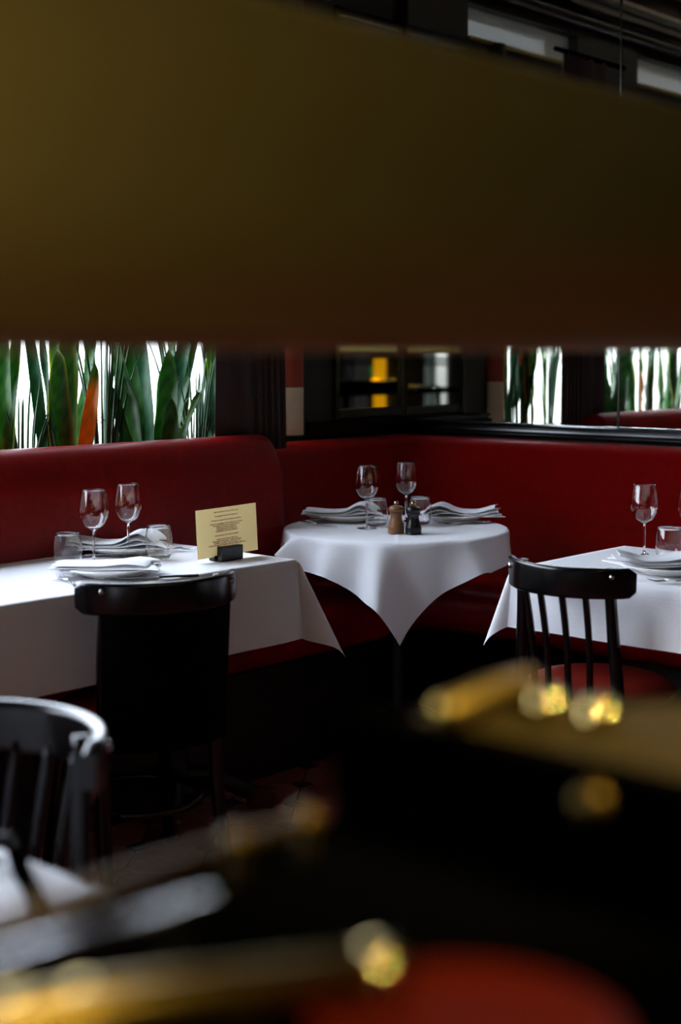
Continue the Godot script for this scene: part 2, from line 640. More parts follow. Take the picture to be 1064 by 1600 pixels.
	struct("trim_8", st1, M.stone, "pale paving outside the window")
	st1 = begin()
	box(st1, Vector3(-4, 0.9, -12), Vector3(40, 2.1, 0.4))
	struct("trim_9", st1, M.stone, "low pale stand-in wall outside, keeps the window view white")  # stand-in for the bright view outside, kept low so skylight enters
	st1 = begin()
	box(st1, Vector3(-17.0, -0.25, 4.0), Vector3(16.4, 0.2, 16.0))
	struct("trim_10", st1, M.stone, "pale paving behind the rear windows")

func octagon(st: SurfaceTool, s: float, cut: float, th: float) -> void:
	st.set_smooth_group(-1)
	var o := []
	for p in [Vector2(-s + cut, -s), Vector2(s - cut, -s), Vector2(s, -s + cut), Vector2(s, s - cut), Vector2(s - cut, s), Vector2(-s + cut, s), Vector2(-s, s - cut), Vector2(-s, -s + cut)]:
		o.append(p)
	var top := []
	for i in 8:
		top.append(Vector3(o[i].x * 0.985, 0.0, o[i].y * 0.985))
	face_out(st, top, Vector3(0, -1, 0))
	for i in 8:
		var j := (i + 1) % 8
		face_out(st, [top[i], top[j], Vector3(o[j].x, -th, o[j].y), Vector3(o[i].x, -th, o[i].y)], Vector3(0, -0.5 * th, 0))

func lay_tiles(fl: Node3D, X0: float, Z1: float) -> void:
	# laid on the diagonal of the room; joints run along and across the line of sight
	var pitch := 0.196
	var turn := Basis(Vector3.UP, deg_to_rad(37.5))
	var st := begin()
	octagon(st, pitch / 2 - 0.0016, 0.036, 0.012)
	var oct := finish(st)
	st = begin()
	st.set_smooth_group(-1)
	var r := 0.0345
	var top := [Vector3(-r, 0, 0), Vector3(0, 0, -r), Vector3(r, 0, 0), Vector3(0, 0, r)]
	face_out(st, top, Vector3(0, -1, 0))
	for i in 4:
		var a: Vector3 = top[i]
		var b: Vector3 = top[(i + 1) % 4]
		face_out(st, [a, b, b * 1.02 + Vector3(0, -0.012, 0), a * 1.02 + Vector3(0, -0.012, 0)], Vector3(0, -0.006, 0))
	var dot := finish(st)
	var mid := Vector3(-1.451, 0, 0.775)    # one dark diamond lies here
	var near := Vector3(-1.6, 0, 0.95)
	var all := []
	for i in range(-50, 51):
		for j in range(-50, 51):
			var p := mid + turn * Vector3((i + 0.5) * pitch, 0, (j + 0.5) * pitch)
			if p.x > X0 + 0.05 and p.x < -0.05 and p.z > 0.05 and p.z < Z1 - 0.05:
				all.append([p.distance_to(near), p])
	all.sort_custom(func(a, b): return a[0] < b[0])
	var far_t := []
	var far_d := []
	for k in all.size():
		var p: Vector3 = all[k][1]
		var q := p - turn * Vector3(0.5, 0, 0.5) * pitch
		var x := Transform3D(turn, p + Vector3(0, rng.randf_range(-0.0008, 0.0004), 0))
		var y := Transform3D(turn, q)
		if k < 170:
			node("octagon_tile", oct, M.tile if rng.randf() < 0.6 else M.tile_pale, fl).transform = x
			node("diamond_tile", dot, M.dot, fl).transform = y
		else:
			far_t.append(x)
			far_d.append(y)
	for s in [["octagon_tile_field", oct, M.tile, far_t], ["diamond_tile_field", dot, M.dot, far_d]]:
		var mm := MultiMesh.new()
		mm.transform_format = MultiMesh.TRANSFORM_3D
		mm.mesh = s[1]
		mm.instance_count = s[3].size()
		for k in s[3].size():
			mm.set_instance_transform(k, s[3][k])
		var mi := MultiMeshInstance3D.new()
		mi.name = s[0]
		mi.multimesh = mm
		mi.material_override = s[2]
		mi.set_meta("kind", "stuff")
		fl.add_child(mi)

func make_mirrors() -> void:
	# the big panels on the right wall
	var names := ["tall wall mirror panel next to the corner, reflecting the first plants", "tall wall mirror panel right of the thin black joint, reflecting more plants", "tall wall mirror panel nearer the room, third from the corner"]
	for k in 3:
		var z0: float = [0.030, 1.050, 2.10][k]
		var z1: float = [1.042, 2.092, 3.30][k]
		var t := thing("wall_mirror", names[k], "mirror", Vector3(0, 1.066, (z0 + z1) / 2), 0.0, "mirror panels on the right wall")
		var st := begin()
		box(st, Vector3(-0.005, 1.006, 0), Vector3(0.008, 2.01, z1 - z0), 0.002)
		part("mirror_glass", st, M.mirror, t)
		st = begin()
		box(st, Vector3(-0.005, 1.006, (z1 - z0) / 2 + 0.004), Vector3(0.010, 2.01, 0.008))
		part("joint_strip", st, M.lacquer, t)
	var t := thing("framed_mirror", "small black-framed mirror on the window wall left of the corner", "mirror", Vector3(-0.22, 1.08, 0.0))
	var st := begin()
	box(st, Vector3(0, 0.82, 0.006), Vector3(0.40, 1.56, 0.008))
	part("mirror_glass", st, M.mirror, t)
	st = begin()
	for s in [-1.0, 1.0]:
		box(st, Vector3(s * 0.207, 0.82, 0.011), Vector3(0.022, 1.64, 0.02), 0.004)
	for y in [0.022, 1.62]:
		box(st, Vector3(0, y, 0.011), Vector3(0.40, 0.04, 0.02), 0.006)
	part("frame", st, M.lacquer, t)
	# two-tone half column beside the window
	var c := Node3D.new()
	c.name = "trim_11"
	add_child(c)
	c.position = Vector3(-0.682, 0.0, 0.0)
	c.set_meta("kind", "structure")
	c.set_meta("label", "half-round pilaster, cream below and orange brown above, between curtain and small mirror")
	for k in 3:
		var y0: float = [1.03, 1.214, 1.70][k]
		var y1: float = [1.214, 1.70, 2.74][k]
		st = begin()
		var prof := []
		for i in 13:
			var a := PI * i / 12
			prof.append(Vector2(-cos(a) * 0.054, sin(a) * 0.045))
		sweep(st, prof, [[Vector3(0, y0, 0.001), Vector3.RIGHT, Vector3.BACK], [Vector3(0, y1, 0.001), Vector3.RIGHT, Vector3.BACK]])
		part(["lower_shaft", "upper_shaft", "shaft_top"][k], st, [M.cream, M.orange, M.panel][k], c)

func make_curtain() -> void:
	var t := thing("curtain", "dark brown curtain hanging in folds at the right end of the planted window", "curtain", Vector3(-1.15, 1.0, 0.215))
	for k in 2:
		var st := begin()
		var w: float = [0.235, 0.150][k]
		var x0: float = [-0.14, 0.062][k]
		var amp: float = [0.008, 0.022][k]
		var n: float = [2.0, 4.5][k]
		slab(st, func(u: float, v: float) -> Vector3:
			return Vector3(x0 + w * u + 0.004 * sin(v * 7.0 + u * 3.0), v * 1.72, amp * sin(u * TAU * n + 0.5 * sin(v * 3.0)) + [0.0, -0.012][k]), 60, 30, 0.003)
		part(["curtain_panel", "gathered_folds"][k], st, M.curtain, t)
	var st2 := begin()
	tube(st2, [Vector3(-0.3, 1.72, 0), Vector3(0.3, 1.72, 0)], [0.012, 0.012], 12)
	part("rod", st2, M.matt_black, t)

# ------------------------------------------------------------------ banquettes
func round_outline(pts: Array, r: float, n := 5) -> Array:
	var out := []
	for i in pts.size():
		var p: Vector2 = pts[i]
		var a: Vector2 = pts[(i + pts.size() - 1) % pts.size()]
		var b: Vector2 = pts[(i + 1) % pts.size()]
		var rr := minf(r, minf(p.distance_to(a), p.distance_to(b)) * 0.45)
		var s := p + (a - p).normalized() * rr
		var e := p + (b - p).normalized() * rr
		for k in n + 1:
			var f := float(k) / n
			out.append(s.lerp(p, f).lerp(p.lerp(e, f), f))
	return out

func along_x(prof: Array, x0: float, x1: float, soft: float) -> Array:
	# frames for sweep() along x with the last bit rounded over at both ends
	var fr := []
	for s in [[x0, 0.90], [x0 + soft * 0.15, 0.955], [x0 + soft * 0.5, 0.988], [x0 + soft, 1.0], [x1 - soft, 1.0], [x1 - soft * 0.5, 0.988], [x1 - soft * 0.15, 0.955], [x1, 0.90]]:
		fr.append(s)
	var c := Vector2()
	for p in prof:
		c += p / prof.size()
	var out := []
	for s in fr:
		out.append([Vector3(s[0], c.y * (1.0 - s[1]), c.x * (1.0 - s[1])), Vector3(0, 0, s[1]), Vector3(0, s[1], 0)])
	return out

func make_sofas() -> void:
	var back := round_outline([Vector2(0.17, 0.46), Vector2(0.40, 0.46), Vector2(0.376, 0.74), Vector2(0.362, 0.965), Vector2(0.30, 1.070), Vector2(0.195, 1.050), Vector2(0.17, 0.985)], 0.075, 7)
	var seat := round_outline([Vector2(0.36, 0.36), Vector2(0.70, 0.36), Vector2(0.70, 0.50), Vector2(0.36, 0.50)], 0.05)
	var t := thing("banquette", "long red leather banquette in front of the planted window", "banquette", Vector3.ZERO)
	var st := begin()
	sweep(st, back, along_x(back, -5.2, -1.10, 0.05))
	part("backrest", st, M.leather, t)
	st = begin()
	sweep(st, seat, along_x(seat, -5.2, -0.90, 0.07))
	part("seat", st, M.leather, t)
	st = begin()
	box(st, Vector3(-3.07, 0.18, 0.42), Vector3(4.2, 0.36, 0.46), 0.01)
	part("plinth", st, M.black_wood, t)
	# the corner one turns with the walls
	t = thing("corner_banquette", "red leather banquette that turns the corner under the mirrors", "banquette", Vector3.ZERO)
	back = round_outline([Vector2(0.02, 0.46), Vector2(0.27, 0.46), Vector2(0.205, 0.74), Vector2(0.14, 1.006), Vector2(0.06, 1.012), Vector2(0.02, 0.99)], 0.04)
	seat = round_outline([Vector2(0.20, 0.34), Vector2(0.62, 0.34), Vector2(0.62, 0.50), Vector2(0.20, 0.50)], 0.06)
	var base := [Vector2(0.05, 0.0), Vector2(0.50, 0.0), Vector2(0.50, 0.34), Vector2(0.05, 0.34)]
	var z1 := 5.2
	var k := 0
	for p in [back, seat, base]:
		st = begin()
		# from the window wall round to the mirrored wall: the outline's x is the distance from both walls
		var xs: float = [-1.09, -0.86, -0.80][k]
		sweep(st, p, [[Vector3(xs, 0, 0), Vector3(0, 0, 1), Vector3.UP], [Vector3(0, 0, 0), Vector3(-1, 0, 1), Vector3.UP], [Vector3(0, 0, z1), Vector3(-1, 0, 0), Vector3.UP]], -1 if k == 2 else 0)
		part(["backrest", "seat", "plinth"][k], st, [M.leather, M.leather, M.black_wood][k], t)
		k += 1

# ------------------------------------------------------------------ tables
func cloth_point(s: float, r: float, hx: float, hz: float, o: float, sd: float, flare: float) -> Vector3:
	# s, r: place on the flat cloth measured from the table's middle
	var dx := maxf(absf(s) - hx, 0.0)
	var dz := maxf(absf(r) - hz, 0.0)
	var sx := signf(s)
	var sz := signf(r)
	var p := Vector3(clampf(s, -hx, hx), 0, clampf(r, -hz, hz))
	var h := sqrt(dx * dx + dz * dz)
	if h < 1e-6:
		p.y = 0.0012 * exp(-pow((s - 0.03 * sin(sd)) / 0.006, 2.0)) + 0.0012 * exp(-pow(r / 0.006, 2.0)) + 0.0006 * sin(s * 9.0 + sd) * sin(r * 11.0 + sd)
		return p
	var ux := dx / h
	var uz := dz / h
	var corner := 4.0 * ux * ux * uz * uz
	var along := s if uz > ux else r
	var rip := 0.5 + 0.5 * sin(along * 13.0 + sd) * cos(along * 5.3 + sd * 2.0)
	var edge := minf(h / 0.02, 1.0)
	var off := 0.006 * edge + h * (0.05 + 0.13 * rip * (1.0 - corner)) + h * flare * corner
	off = minf(off, h * 0.9)
	var drop := sqrt(maxf(h * h - off * off, 0.0))
	# soft bend over the edge
	drop = drop * drop / (drop + 0.004)
	p.x += sx * ux * off
	p.z += sz * uz * off
	p.y -= drop
	return p

func cloth(hx: float, hz: float, o: float, sd: float, flare: float) -> SurfaceTool:
	var st := begin()
	var ss := []
	for h in [hx, hz]:
		var a := []
		var n := int(h * 2 / 0.022)
		for i in 9:
			a.append(-h - o + o * i / 9.0)
		for i in 3:
			a.append(-h - o * 0.10 + o * 0.10 * (i + 0.5) / 3.0)
		for i in n + 1:
			a.append(-h + 2.0 * h * i / n)
		for i in 3:
			a.append(h + o * 0.10 * (i + 0.5) / 3.0)
		for i in 9:
			a.append(h + o * (i + 1) / 9.0)
		a.sort()
		ss.append(a)
	st.set_smooth_group(0)
	var g := []
	for s in ss[0]:
		var row := []
		for r in ss[1]:
			row.append(cloth_point(s, r, hx, hz, o, sd, flare))
		g.append(row)
	for i in g.size() - 1:
		for j in g[0].size() - 1:
			quad(st, g[i][j], g[i + 1][j], g[i + 1][j + 1], g[i][j + 1])
	return st

func pedestal(t: Node3D, at: Vector3, spread: float, turn: float, m_foot: Material) -> void:
	var st := begin()
	lathe(st, smooth_profile([Vector2(0.0, 0.05), Vector2(0.06, 0.05), Vector2(0.055, 0.10), Vector2(0.035, 0.16), Vector2(0.032, 0.60), Vector2(0.05, 0.68), Vector2(0.10, 0.70), Vector2(0.0, 0.70)], 4), 20, Transform3D(Basis(), at))
	part("column", st, M.iron, t)
	for k in 4:
		var d := Vector3(cos(turn + k * PI / 2), 0, sin(turn + k * PI / 2))
		st = begin()
		tube(st, curve3([at + Vector3(0, 0.10, 0), at + d * spread * 0.4 + Vector3(0, 0.10, 0), at + d * spread * 0.8 + Vector3(0, 0.055, 0), at + d * spread + Vector3(0, 0.04, 0)]), [0.03, 0.024, 0.024], 10)
		var f := part("foot", st, M.iron, t)
		st = begin()
		box(st, at + d * (spread + 0.01) + Vector3(0, 0.030, 0), Vector3(0.085, 0.06, 0.055), 0.010, Basis(Vector3.UP, -(turn + k * PI / 2)))
		part("foot_block", st, m_foot, f, "brown block at the end of the foot")

func rect_table(label: String, c: Vector3, hx: float, hz: float, feet: Array, m_foot: Material) -> Node3D:
	var t := thing("dining_table", label, "table", c)
	var st := begin()
	box(st, Vector3(0, 0.722, 0), Vector3(hx * 2 - 0.004, 0.04, hz * 2 - 0.004), 0.006)
	part("tabletop", st, M.black_wood, t)
	for f in feet:
		pedestal(t, f, 0.24, PI / 4, m_foot)
	return t

func tablecloth(label: String, c: Vector3, st: SurfaceTool) -> void:
	var o := part("tablecloth", st, M.linen)
	o.position = c + Vector3(0, 0.7455, 0)
	tag(o, label, "tablecloth", "white tablecloths")

func round_cloth(R: float) -> SurfaceTool:
	# a square cloth on a round top; one corner hangs towards the room
	var st := begin()
	st.set_smooth_group(0)
	var face := atan2(0.655, -0.756)     # polar angle (x, z) of the corner that hangs in front
	var N := 220
	var g := []
	var rings := []
	for k in 9:
		rings.append(R * k / 9.0)
	rings.append(R * 0.985)
	for i in N:
		var th := TAU * i / N
		var d := wrapf(th - face, -PI, PI)
		var ad := absf(d)
		var reach: float
		if ad < PI / 4:
			reach = 0.505 / cos(ad - PI / 4)
		elif ad < PI * 0.75:
			reach = lerpf(0.505, 0.47, minf((ad - PI / 4) / 0.9, 1.0))
		else:
			reach = 0.50 / cos(ad - PI * 0.75)
		var col := []
		for r in rings:
			var y := 0.0007 * sin(r * cos(th) * 14.0) * sin(r * sin(th) * 17.0)
			var a: float = r * cos(d)
			var b: float = r * sin(d)
			y += 0.0022 * exp(-pow(b / 0.005, 2.0)) * (1.0 if a > 0.0 else 0.4)      # pressed crease out to the corner
			y += 0.0018 * exp(-pow((a - 0.16) / 0.005, 2.0))
			col.append(Vector3(r * cos(th), y, r * sin(th)))
		for k in 13:
			var h: float = (reach - R) * (k + 0.6) / 12.6
			# pleats: the corner falls from a ridge left of its middle, a pressed fold stands out at the left, softer waves elsewhere
			var pull := exp(-pow(d / 0.34, 2.0))
			var ridge := exp(-pow((d - 0.16) / 0.13, 2.0)) * 0.42 + exp(-pow((d - 1.02) / 0.09, 2.0)) * 0.55 + exp(-pow((d + 0.62) / 0.16, 2.0)) * 0.30 + exp(-pow((d - 0.62) / 0.12, 2.0)) * 0.22
			var waves := (0.5 + 0.5 * cos(d * 11.0 + 0.7)) * 0.12 + (0.5 + 0.5 * cos(d * 6.0 - 0.9)) * 0.10
			var off := h * (0.03 + ridge + waves * (1.0 - pull)) + minf(h * 0.4, 0.006)
			off = minf(off, h * 0.85)
			var th2 := face + d * (1.0 - 0.10 * pull * h / 0.34)
			var drop := sqrt(maxf(h * h - off * off, 0.0))
			drop = drop * drop / (drop + 0.006)
			col.append(Vector3((R + off) * cos(th2), -drop, (R + off) * sin(th2)))
		g.append(col)
	for i in N:
		var j := (i + 1) % N
		for k in g[0].size() - 1:
			if k > 0:
				quad(st, g[i][k], g[j][k], g[j][k + 1], g[i][k + 1])
			else:
				tri(st, g[i][0], g[j][1], g[i][1])
	return st

# ------------------------------------------------------------------ tableware
func wine_glass(label: String, at: Vector3) -> Node3D:
	var t := thing("wine_glass", label, "wine glass", at, 0.0, "wine glasses on the tables")
	var st := begin()
	var outer := smooth_profile([Vector2(0.0045, 0.098), Vector2(0.012, 0.103), Vector2(0.028, 0.114), Vector2(0.0395, 0.136), Vector2(0.0415, 0.153), Vector2(0.038, 0.183), Vector2(0.0318, 0.213)], 5)
	var inner := []
	for k in range(outer.size() - 1, 0, -1):
		var w: float = lerpf(0.0017, 0.0008, float(k) / outer.size())
		inner.append(Vector2(maxf(outer[k].x - w, 0.0), outer[k].y + (0.0 if k > 8 else 0.0035 * (1.0 - k / 8.0))))
	inner.append(Vector2(0, 0.1025))
	var prof := [Vector2(0.0, 0.0006), Vector2(0.033, 0.0006), Vector2(0.0345, 0.0014), Vector2(0.033, 0.0024), Vector2(0.018, 0.0042), Vector2(0.008, 0.0075), Vector2(0.0042, 0.016), Vector2(0.0036, 0.035), Vector2(0.0036, 0.085)]
	prof.append_array(outer)
	prof.append(Vector2(0.0291, 0.2134))
	prof.append_array(inner)
	# one blown body in three parts that meet at closed faces
	var bowl := [Vector2(0.0, 0.098)]
	bowl.append_array(outer)
	bowl.append(Vector2(0.0312, 0.2135))
	bowl.append_array(inner)
	lathe(st, bowl, 40)
	part("bowl", st, M.solid_glass, t)
	st = begin()
	lathe(st, [Vector2(0.0, 0.0122), Vector2(0.0050, 0.0122), Vector2(0.0040, 0.020), Vector2(0.0036, 0.035), Vector2(0.0036, 0.085), Vector2(0.0044, 0.0976), Vector2(0.0, 0.0976)], 24)
	part("stem", st, M.solid_glass, t)
	st = begin()
	lathe(st, [Vector2(0.0, 0.0006), Vector2(0.033, 0.0006), Vector2(0.0345, 0.0014), Vector2(0.033, 0.0024), Vector2(0.018, 0.0042), Vector2(0.008, 0.0080), Vector2(0.0052, 0.0118), Vector2(0.0, 0.0118)], 40)
	part("foot", st, M.solid_glass, t)
	return t

func tumbler(label: String, at: Vector3) -> Node3D:
	var t := thing("tumbler", label, "glass", at, 0.0, "water tumblers on the tables")
	var st := begin()
	var outer := smooth_profile([Vector2(0.026, 0.0008), Vector2(0.032, 0.004), Vector2(0.038, 0.022), Vector2(0.0405, 0.045), Vector2(0.039, 0.070), Vector2(0.0345, 0.094)], 4)
	var prof := [Vector2(0.0, 0.0008)]
	prof.append_array(outer)
	prof.append(Vector2(0.0338, 0.0944))
	for k in range(outer.size() - 1, 2, -1):
		prof.append(Vector2(outer[k].x - 0.0014, maxf(outer[k].y, 0.010)))
	prof.append(Vector2(0.0, 0.0095))
	lathe(st, prof, 40)
	part("tumbler_body", st, M.solid_glass, t)
	st = begin()
	var rim := []
	for i in 25:
		rim.append(Vector3(cos(TAU * i / 24.0) * 0.0341, 0.0952, sin(TAU * i / 24.0) * 0.0341))
	tube(st, rim, [0.0006, 0.0006], 6)
	part("rim", st, M.solid_glass, t)
	return t

func plate(label: String, at: Vector3, r := 0.13) -> Node3D:
	var t := thing("plate", label, "plate", at, 0.0, "white plates on the tables")
	var st := begin()
	lathe(st, smooth_profile([Vector2(0.0, 0.002), Vector2(r * 0.58, 0.0), Vector2(r * 0.62, 0.003), Vector2(r * 0.80, 0.010), Vector2(r, 0.021), Vector2(r * 1.0, 0.0235), Vector2(r * 0.96, 0.0235), Vector2(r * 0.70, 0.013), Vector2(r * 0.60, 0.008), Vector2(0.0, 0.0075)], 3), 56)
	part("plate_body", st, M.china, t)
	return t

func napkin(label: String, at: Vector3, turn: float, hump: float, lift: float) -> Node3D:
	# a linen square folded over twice: lower leaf, looped fold, upper leaf that rises in a hump and lifts at the end
	var t := thing("napkin", label, "napkin", at, turn, "folded white napkins on the plates")
	var dy := func(x: float) -> float:
		return 0.0042 + hump / 3.4 * exp(-pow((x - 0.070) / 0.046, 2.0)) + lift / 3.0 * smoothstep(-0.05, -0.14, x)
	for k in 2:
		var pts := []
		var len0: float = [0.135, 0.142][k]
		for i in 12:
			var x := lerpf(-len0, 0.112, i / 11.0)
			pts.append(Vector3(x, 0.002 + 2.0 * k * dy.call(x), 0))
		var xe := 0.128 - 0.006 * k
		pts.append(Vector3(xe, 0.002 + (2.0 * k + 0.5) * dy.call(xe), 0))
		for i in 12:
			var x := lerpf(0.112, -len0 + 0.012, i / 11.0)
			pts.append(Vector3(x, 0.0028 + (2.0 * k + 1.0) * dy.call(x), 0))
		var c := curve3(pts, 3)
		var n := c.size() - 1
		var wid: float = [0.145, 0.125][k]
		var st := begin()
		slab(st, func(u: float, v: float) -> Vector3:
			var p: Vector3 = c[mini(int(round(u * n)), n)]
			var w := (v - 0.5) * wid * (1.0 - 0.12 * u)
			var sag := -0.010 * pow(absf(v - 0.5) * 2.0, 2.5)
			return Vector3(p.x + 0.030 * (v - 0.5) * (1.0 if k == 0 else -1.0) + 0.003 * sin(v * 9.0), maxf(p.y + sag * 0.5 + 0.0018 * sin(v * 8.0 + p.x * 20.0 + k), 0.001 + 0.008 * k), w), n, 14, 0.0022)
		part(["lower_fold", "upper_fold"][k], st, M.napkin, t)
	return t

func knife(label: String, at: Vector3, turn: float, called := "knife", dark := false) -> Node3D:
	var t := thing(called, label, "knife", at, turn, "table knives")
	var st := begin()
	tube(st, curve3([Vector3(0.0, 0.004, 0), Vector3(0.045, 0.0045, 0), Vector3(0.085, 0.004, 0), Vector3(0.105, 0.0045, 0)]), [0.0032, 0.0036, 0.0042, 0.0038], 10, 1.6)
	part("handle", st, M.black if dark else M.steel, t)
	st = begin()
	slab(st, func(u: float, v: float) -> Vector3:
		return Vector3(-0.115 * u, 0.0035, (v - 0.5) * 0.017 * (1.0 - 0.75 * pow(u, 4.0)) + 0.003 * u * u), 16, 4, 0.0012)
	part("blade", st, M.steel, t)
	return t

func fork(label: String, at: Vector3, turn: float) -> Node3D:
	var t := thing("fork", label, "fork", at, turn, "table forks")
	var st := begin()
	tube(st, curve3([Vector3(0.0, 0.004, 0), Vector3(0.05, 0.010, 0), Vector3(0.10, 0.005, 0), Vector3(0.125, 0.004, 0)]), [0.0022, 0.0024, 0.0034, 0.0044], 10, 1.5)
	part("handle", st, M.steel, t)
	st = begin()
	slab(st, func(u: float, v: float) -> Vector3:
		return Vector3(-0.032 * u, 0.004 + 0.004 * sin(u * 2.2), (v - 0.5) * (0.006 + 0.017 * sin(minf(u * 2.2, PI / 2)))), 10, 6, 0.0014)
	part("head", st, M.steel, t)
	for k in 4:
		st = begin()
		tube(st, curve3([Vector3(-0.031, 0.0065, (k - 1.5) * 0.0062), Vector3(-0.055, 0.005, (k - 1.5) * 0.0062), Vector3(-0.078, 0.011, (k - 1.5) * 0.0058)]), [0.0017, 0.0014, 0.0008], 6)
		part("tine", st, M.steel, t)
	return t

func mill(label: String, at: Vector3, body: Material, knob: Material) -> void:
	var t := thing("pepper_mill", label, "pepper mill", at, 0.0, "mills on the round table")
	var st := begin()
	lathe(st, smooth_profile([Vector2(0.0, 0.0), Vector2(0.0262, 0.0), Vector2(0.0268, 0.002), Vector2(0.0268, 0.020), Vector2(0.0262, 0.0225), Vector2(0.0252, 0.0235), Vector2(0.0235, 0.032), Vector2(0.0195, 0.047), Vector2(0.0195, 0.058), Vector2(0.0225, 0.066), Vector2(0.0215, 0.0685), Vector2(0.0, 0.0685)], 3), 36)
	part("mill_body", st, body, t)
	st = begin()
	lathe(st, smooth_profile([Vector2(0.0, 0.0695), Vector2(0.021, 0.0695), Vector2(0.0235, 0.072), Vector2(0.0255, 0.0765), Vector2(0.0250, 0.082), Vector2(0.021, 0.087), Vector2(0.013, 0.0905), Vector2(0.006, 0.0915), Vector2(0.0, 0.0915)], 3), 36)
	part("mill_cap", st, body, t)
	st = begin()
	lathe(st, smooth_profile([Vector2(0.0, 0.0915), Vector2(0.004, 0.0918), Vector2(0.004, 0.095), Vector2(0.0078, 0.0975), Vector2(0.0082, 0.101), Vector2(0.0060, 0.1045), Vector2(0.0, 0.105)], 3), 24)
	part("knob", st, knob, t)

func menu_card() -> void:
	var h := thing("card_holder", "small black block that holds the menu card upright", "card holder", Vector3(-1.800, 0.7465, 0.805), -0.02)
	var st := begin()
	box(st, Vector3(0, 0.0215, 0.014), Vector3(0.085, 0.042, 0.022), 0.002)
	part("front_jaw", st, M.black, h)
	st = begin()
	box(st, Vector3(-0.008, 0.008, -0.010), Vector3(0.085, 0.015, 0.026), 0.002)
	part("foot", st, M.black, h)
	var t := thing("menu_card", "cream menu card printed in red standing on the left table", "menu", Vector3(-1.793, 0.7600, 0.804), -0.02)
	t.rotation.z = 0.022
	st = begin()
	slab(st, func(u: float, v: float) -> Vector3:
		return Vector3((u - 0.5) * 0.238, v * 0.140, 0.002 * sin(u * PI) - 0.006 * v), 16, 8, 0.0006)
	part("card_sheet", st, M.card, t)
	var lines := [["Notre sélection de vin au Verre 12cl", 0.128, 1.0], ["Champagne Brut Rosé Premier 14", 0.116, 0.95], ["Côteaux du Layon 2015 les Ardoises de Thé 8,5", 0.104, 1.25], ["Sancerre Sauvignon 'Pierre Blanche' 15 cl 8,5", 0.094, 1.35], ["Bourgogne Chardonnay Domaine 9 Mai 7,5", 0.0885, 1.10], ["Quincy Sauvignon 2018 7,5", 0.083, 0.82], ["Sauvignon du Val 2018 7,5", 0.0775, 0.84], ["Pouilly Fuissé Grande 2018 8,5", 0.072, 0.90], ["Sancerre Rosé Rive Droite 2018 8,5", 0.060, 1.0], ["Saumur Val Dorine 2017 8,5", 0.049, 0.86], ["Bourgogne 'Pinot Noir' Vieilles 2018 8,5", 0.0435, 1.20], ["Chinon 'Les Pins' du Val Lancé 7,5", 0.038, 1.10], ["Saumur Rouge de l'Abbaye Vieilles Vignes 2018 7,5", 0.0325, 1.55]]
	var f := SystemFont.new()
	f.font_names = PackedStringArray(["Droid Sans"])
	f.font_weight = 700
	for l in lines:
		var tm := TextMesh.new()
		tm.text = l[0]
		tm.font = f
		tm.font_size = 32
		tm.depth = 0.0
		tm.curve_step = 2.0
		var w: float = 0.094 * l[2]
		tm.pixel_size = 0.0004
		var wide := maxf(tm.get_aabb().size.x, 0.01)
		tm.pixel_size = 0.0004 * w / wide
		tm.depth = 0.0002
		var o := node("text_line", tm, M.ink, t)
		var u := 0.0
		o.position = Vector3(-0.004, l[1], 0.0026 - 0.006 * l[1] / 0.140 - u)

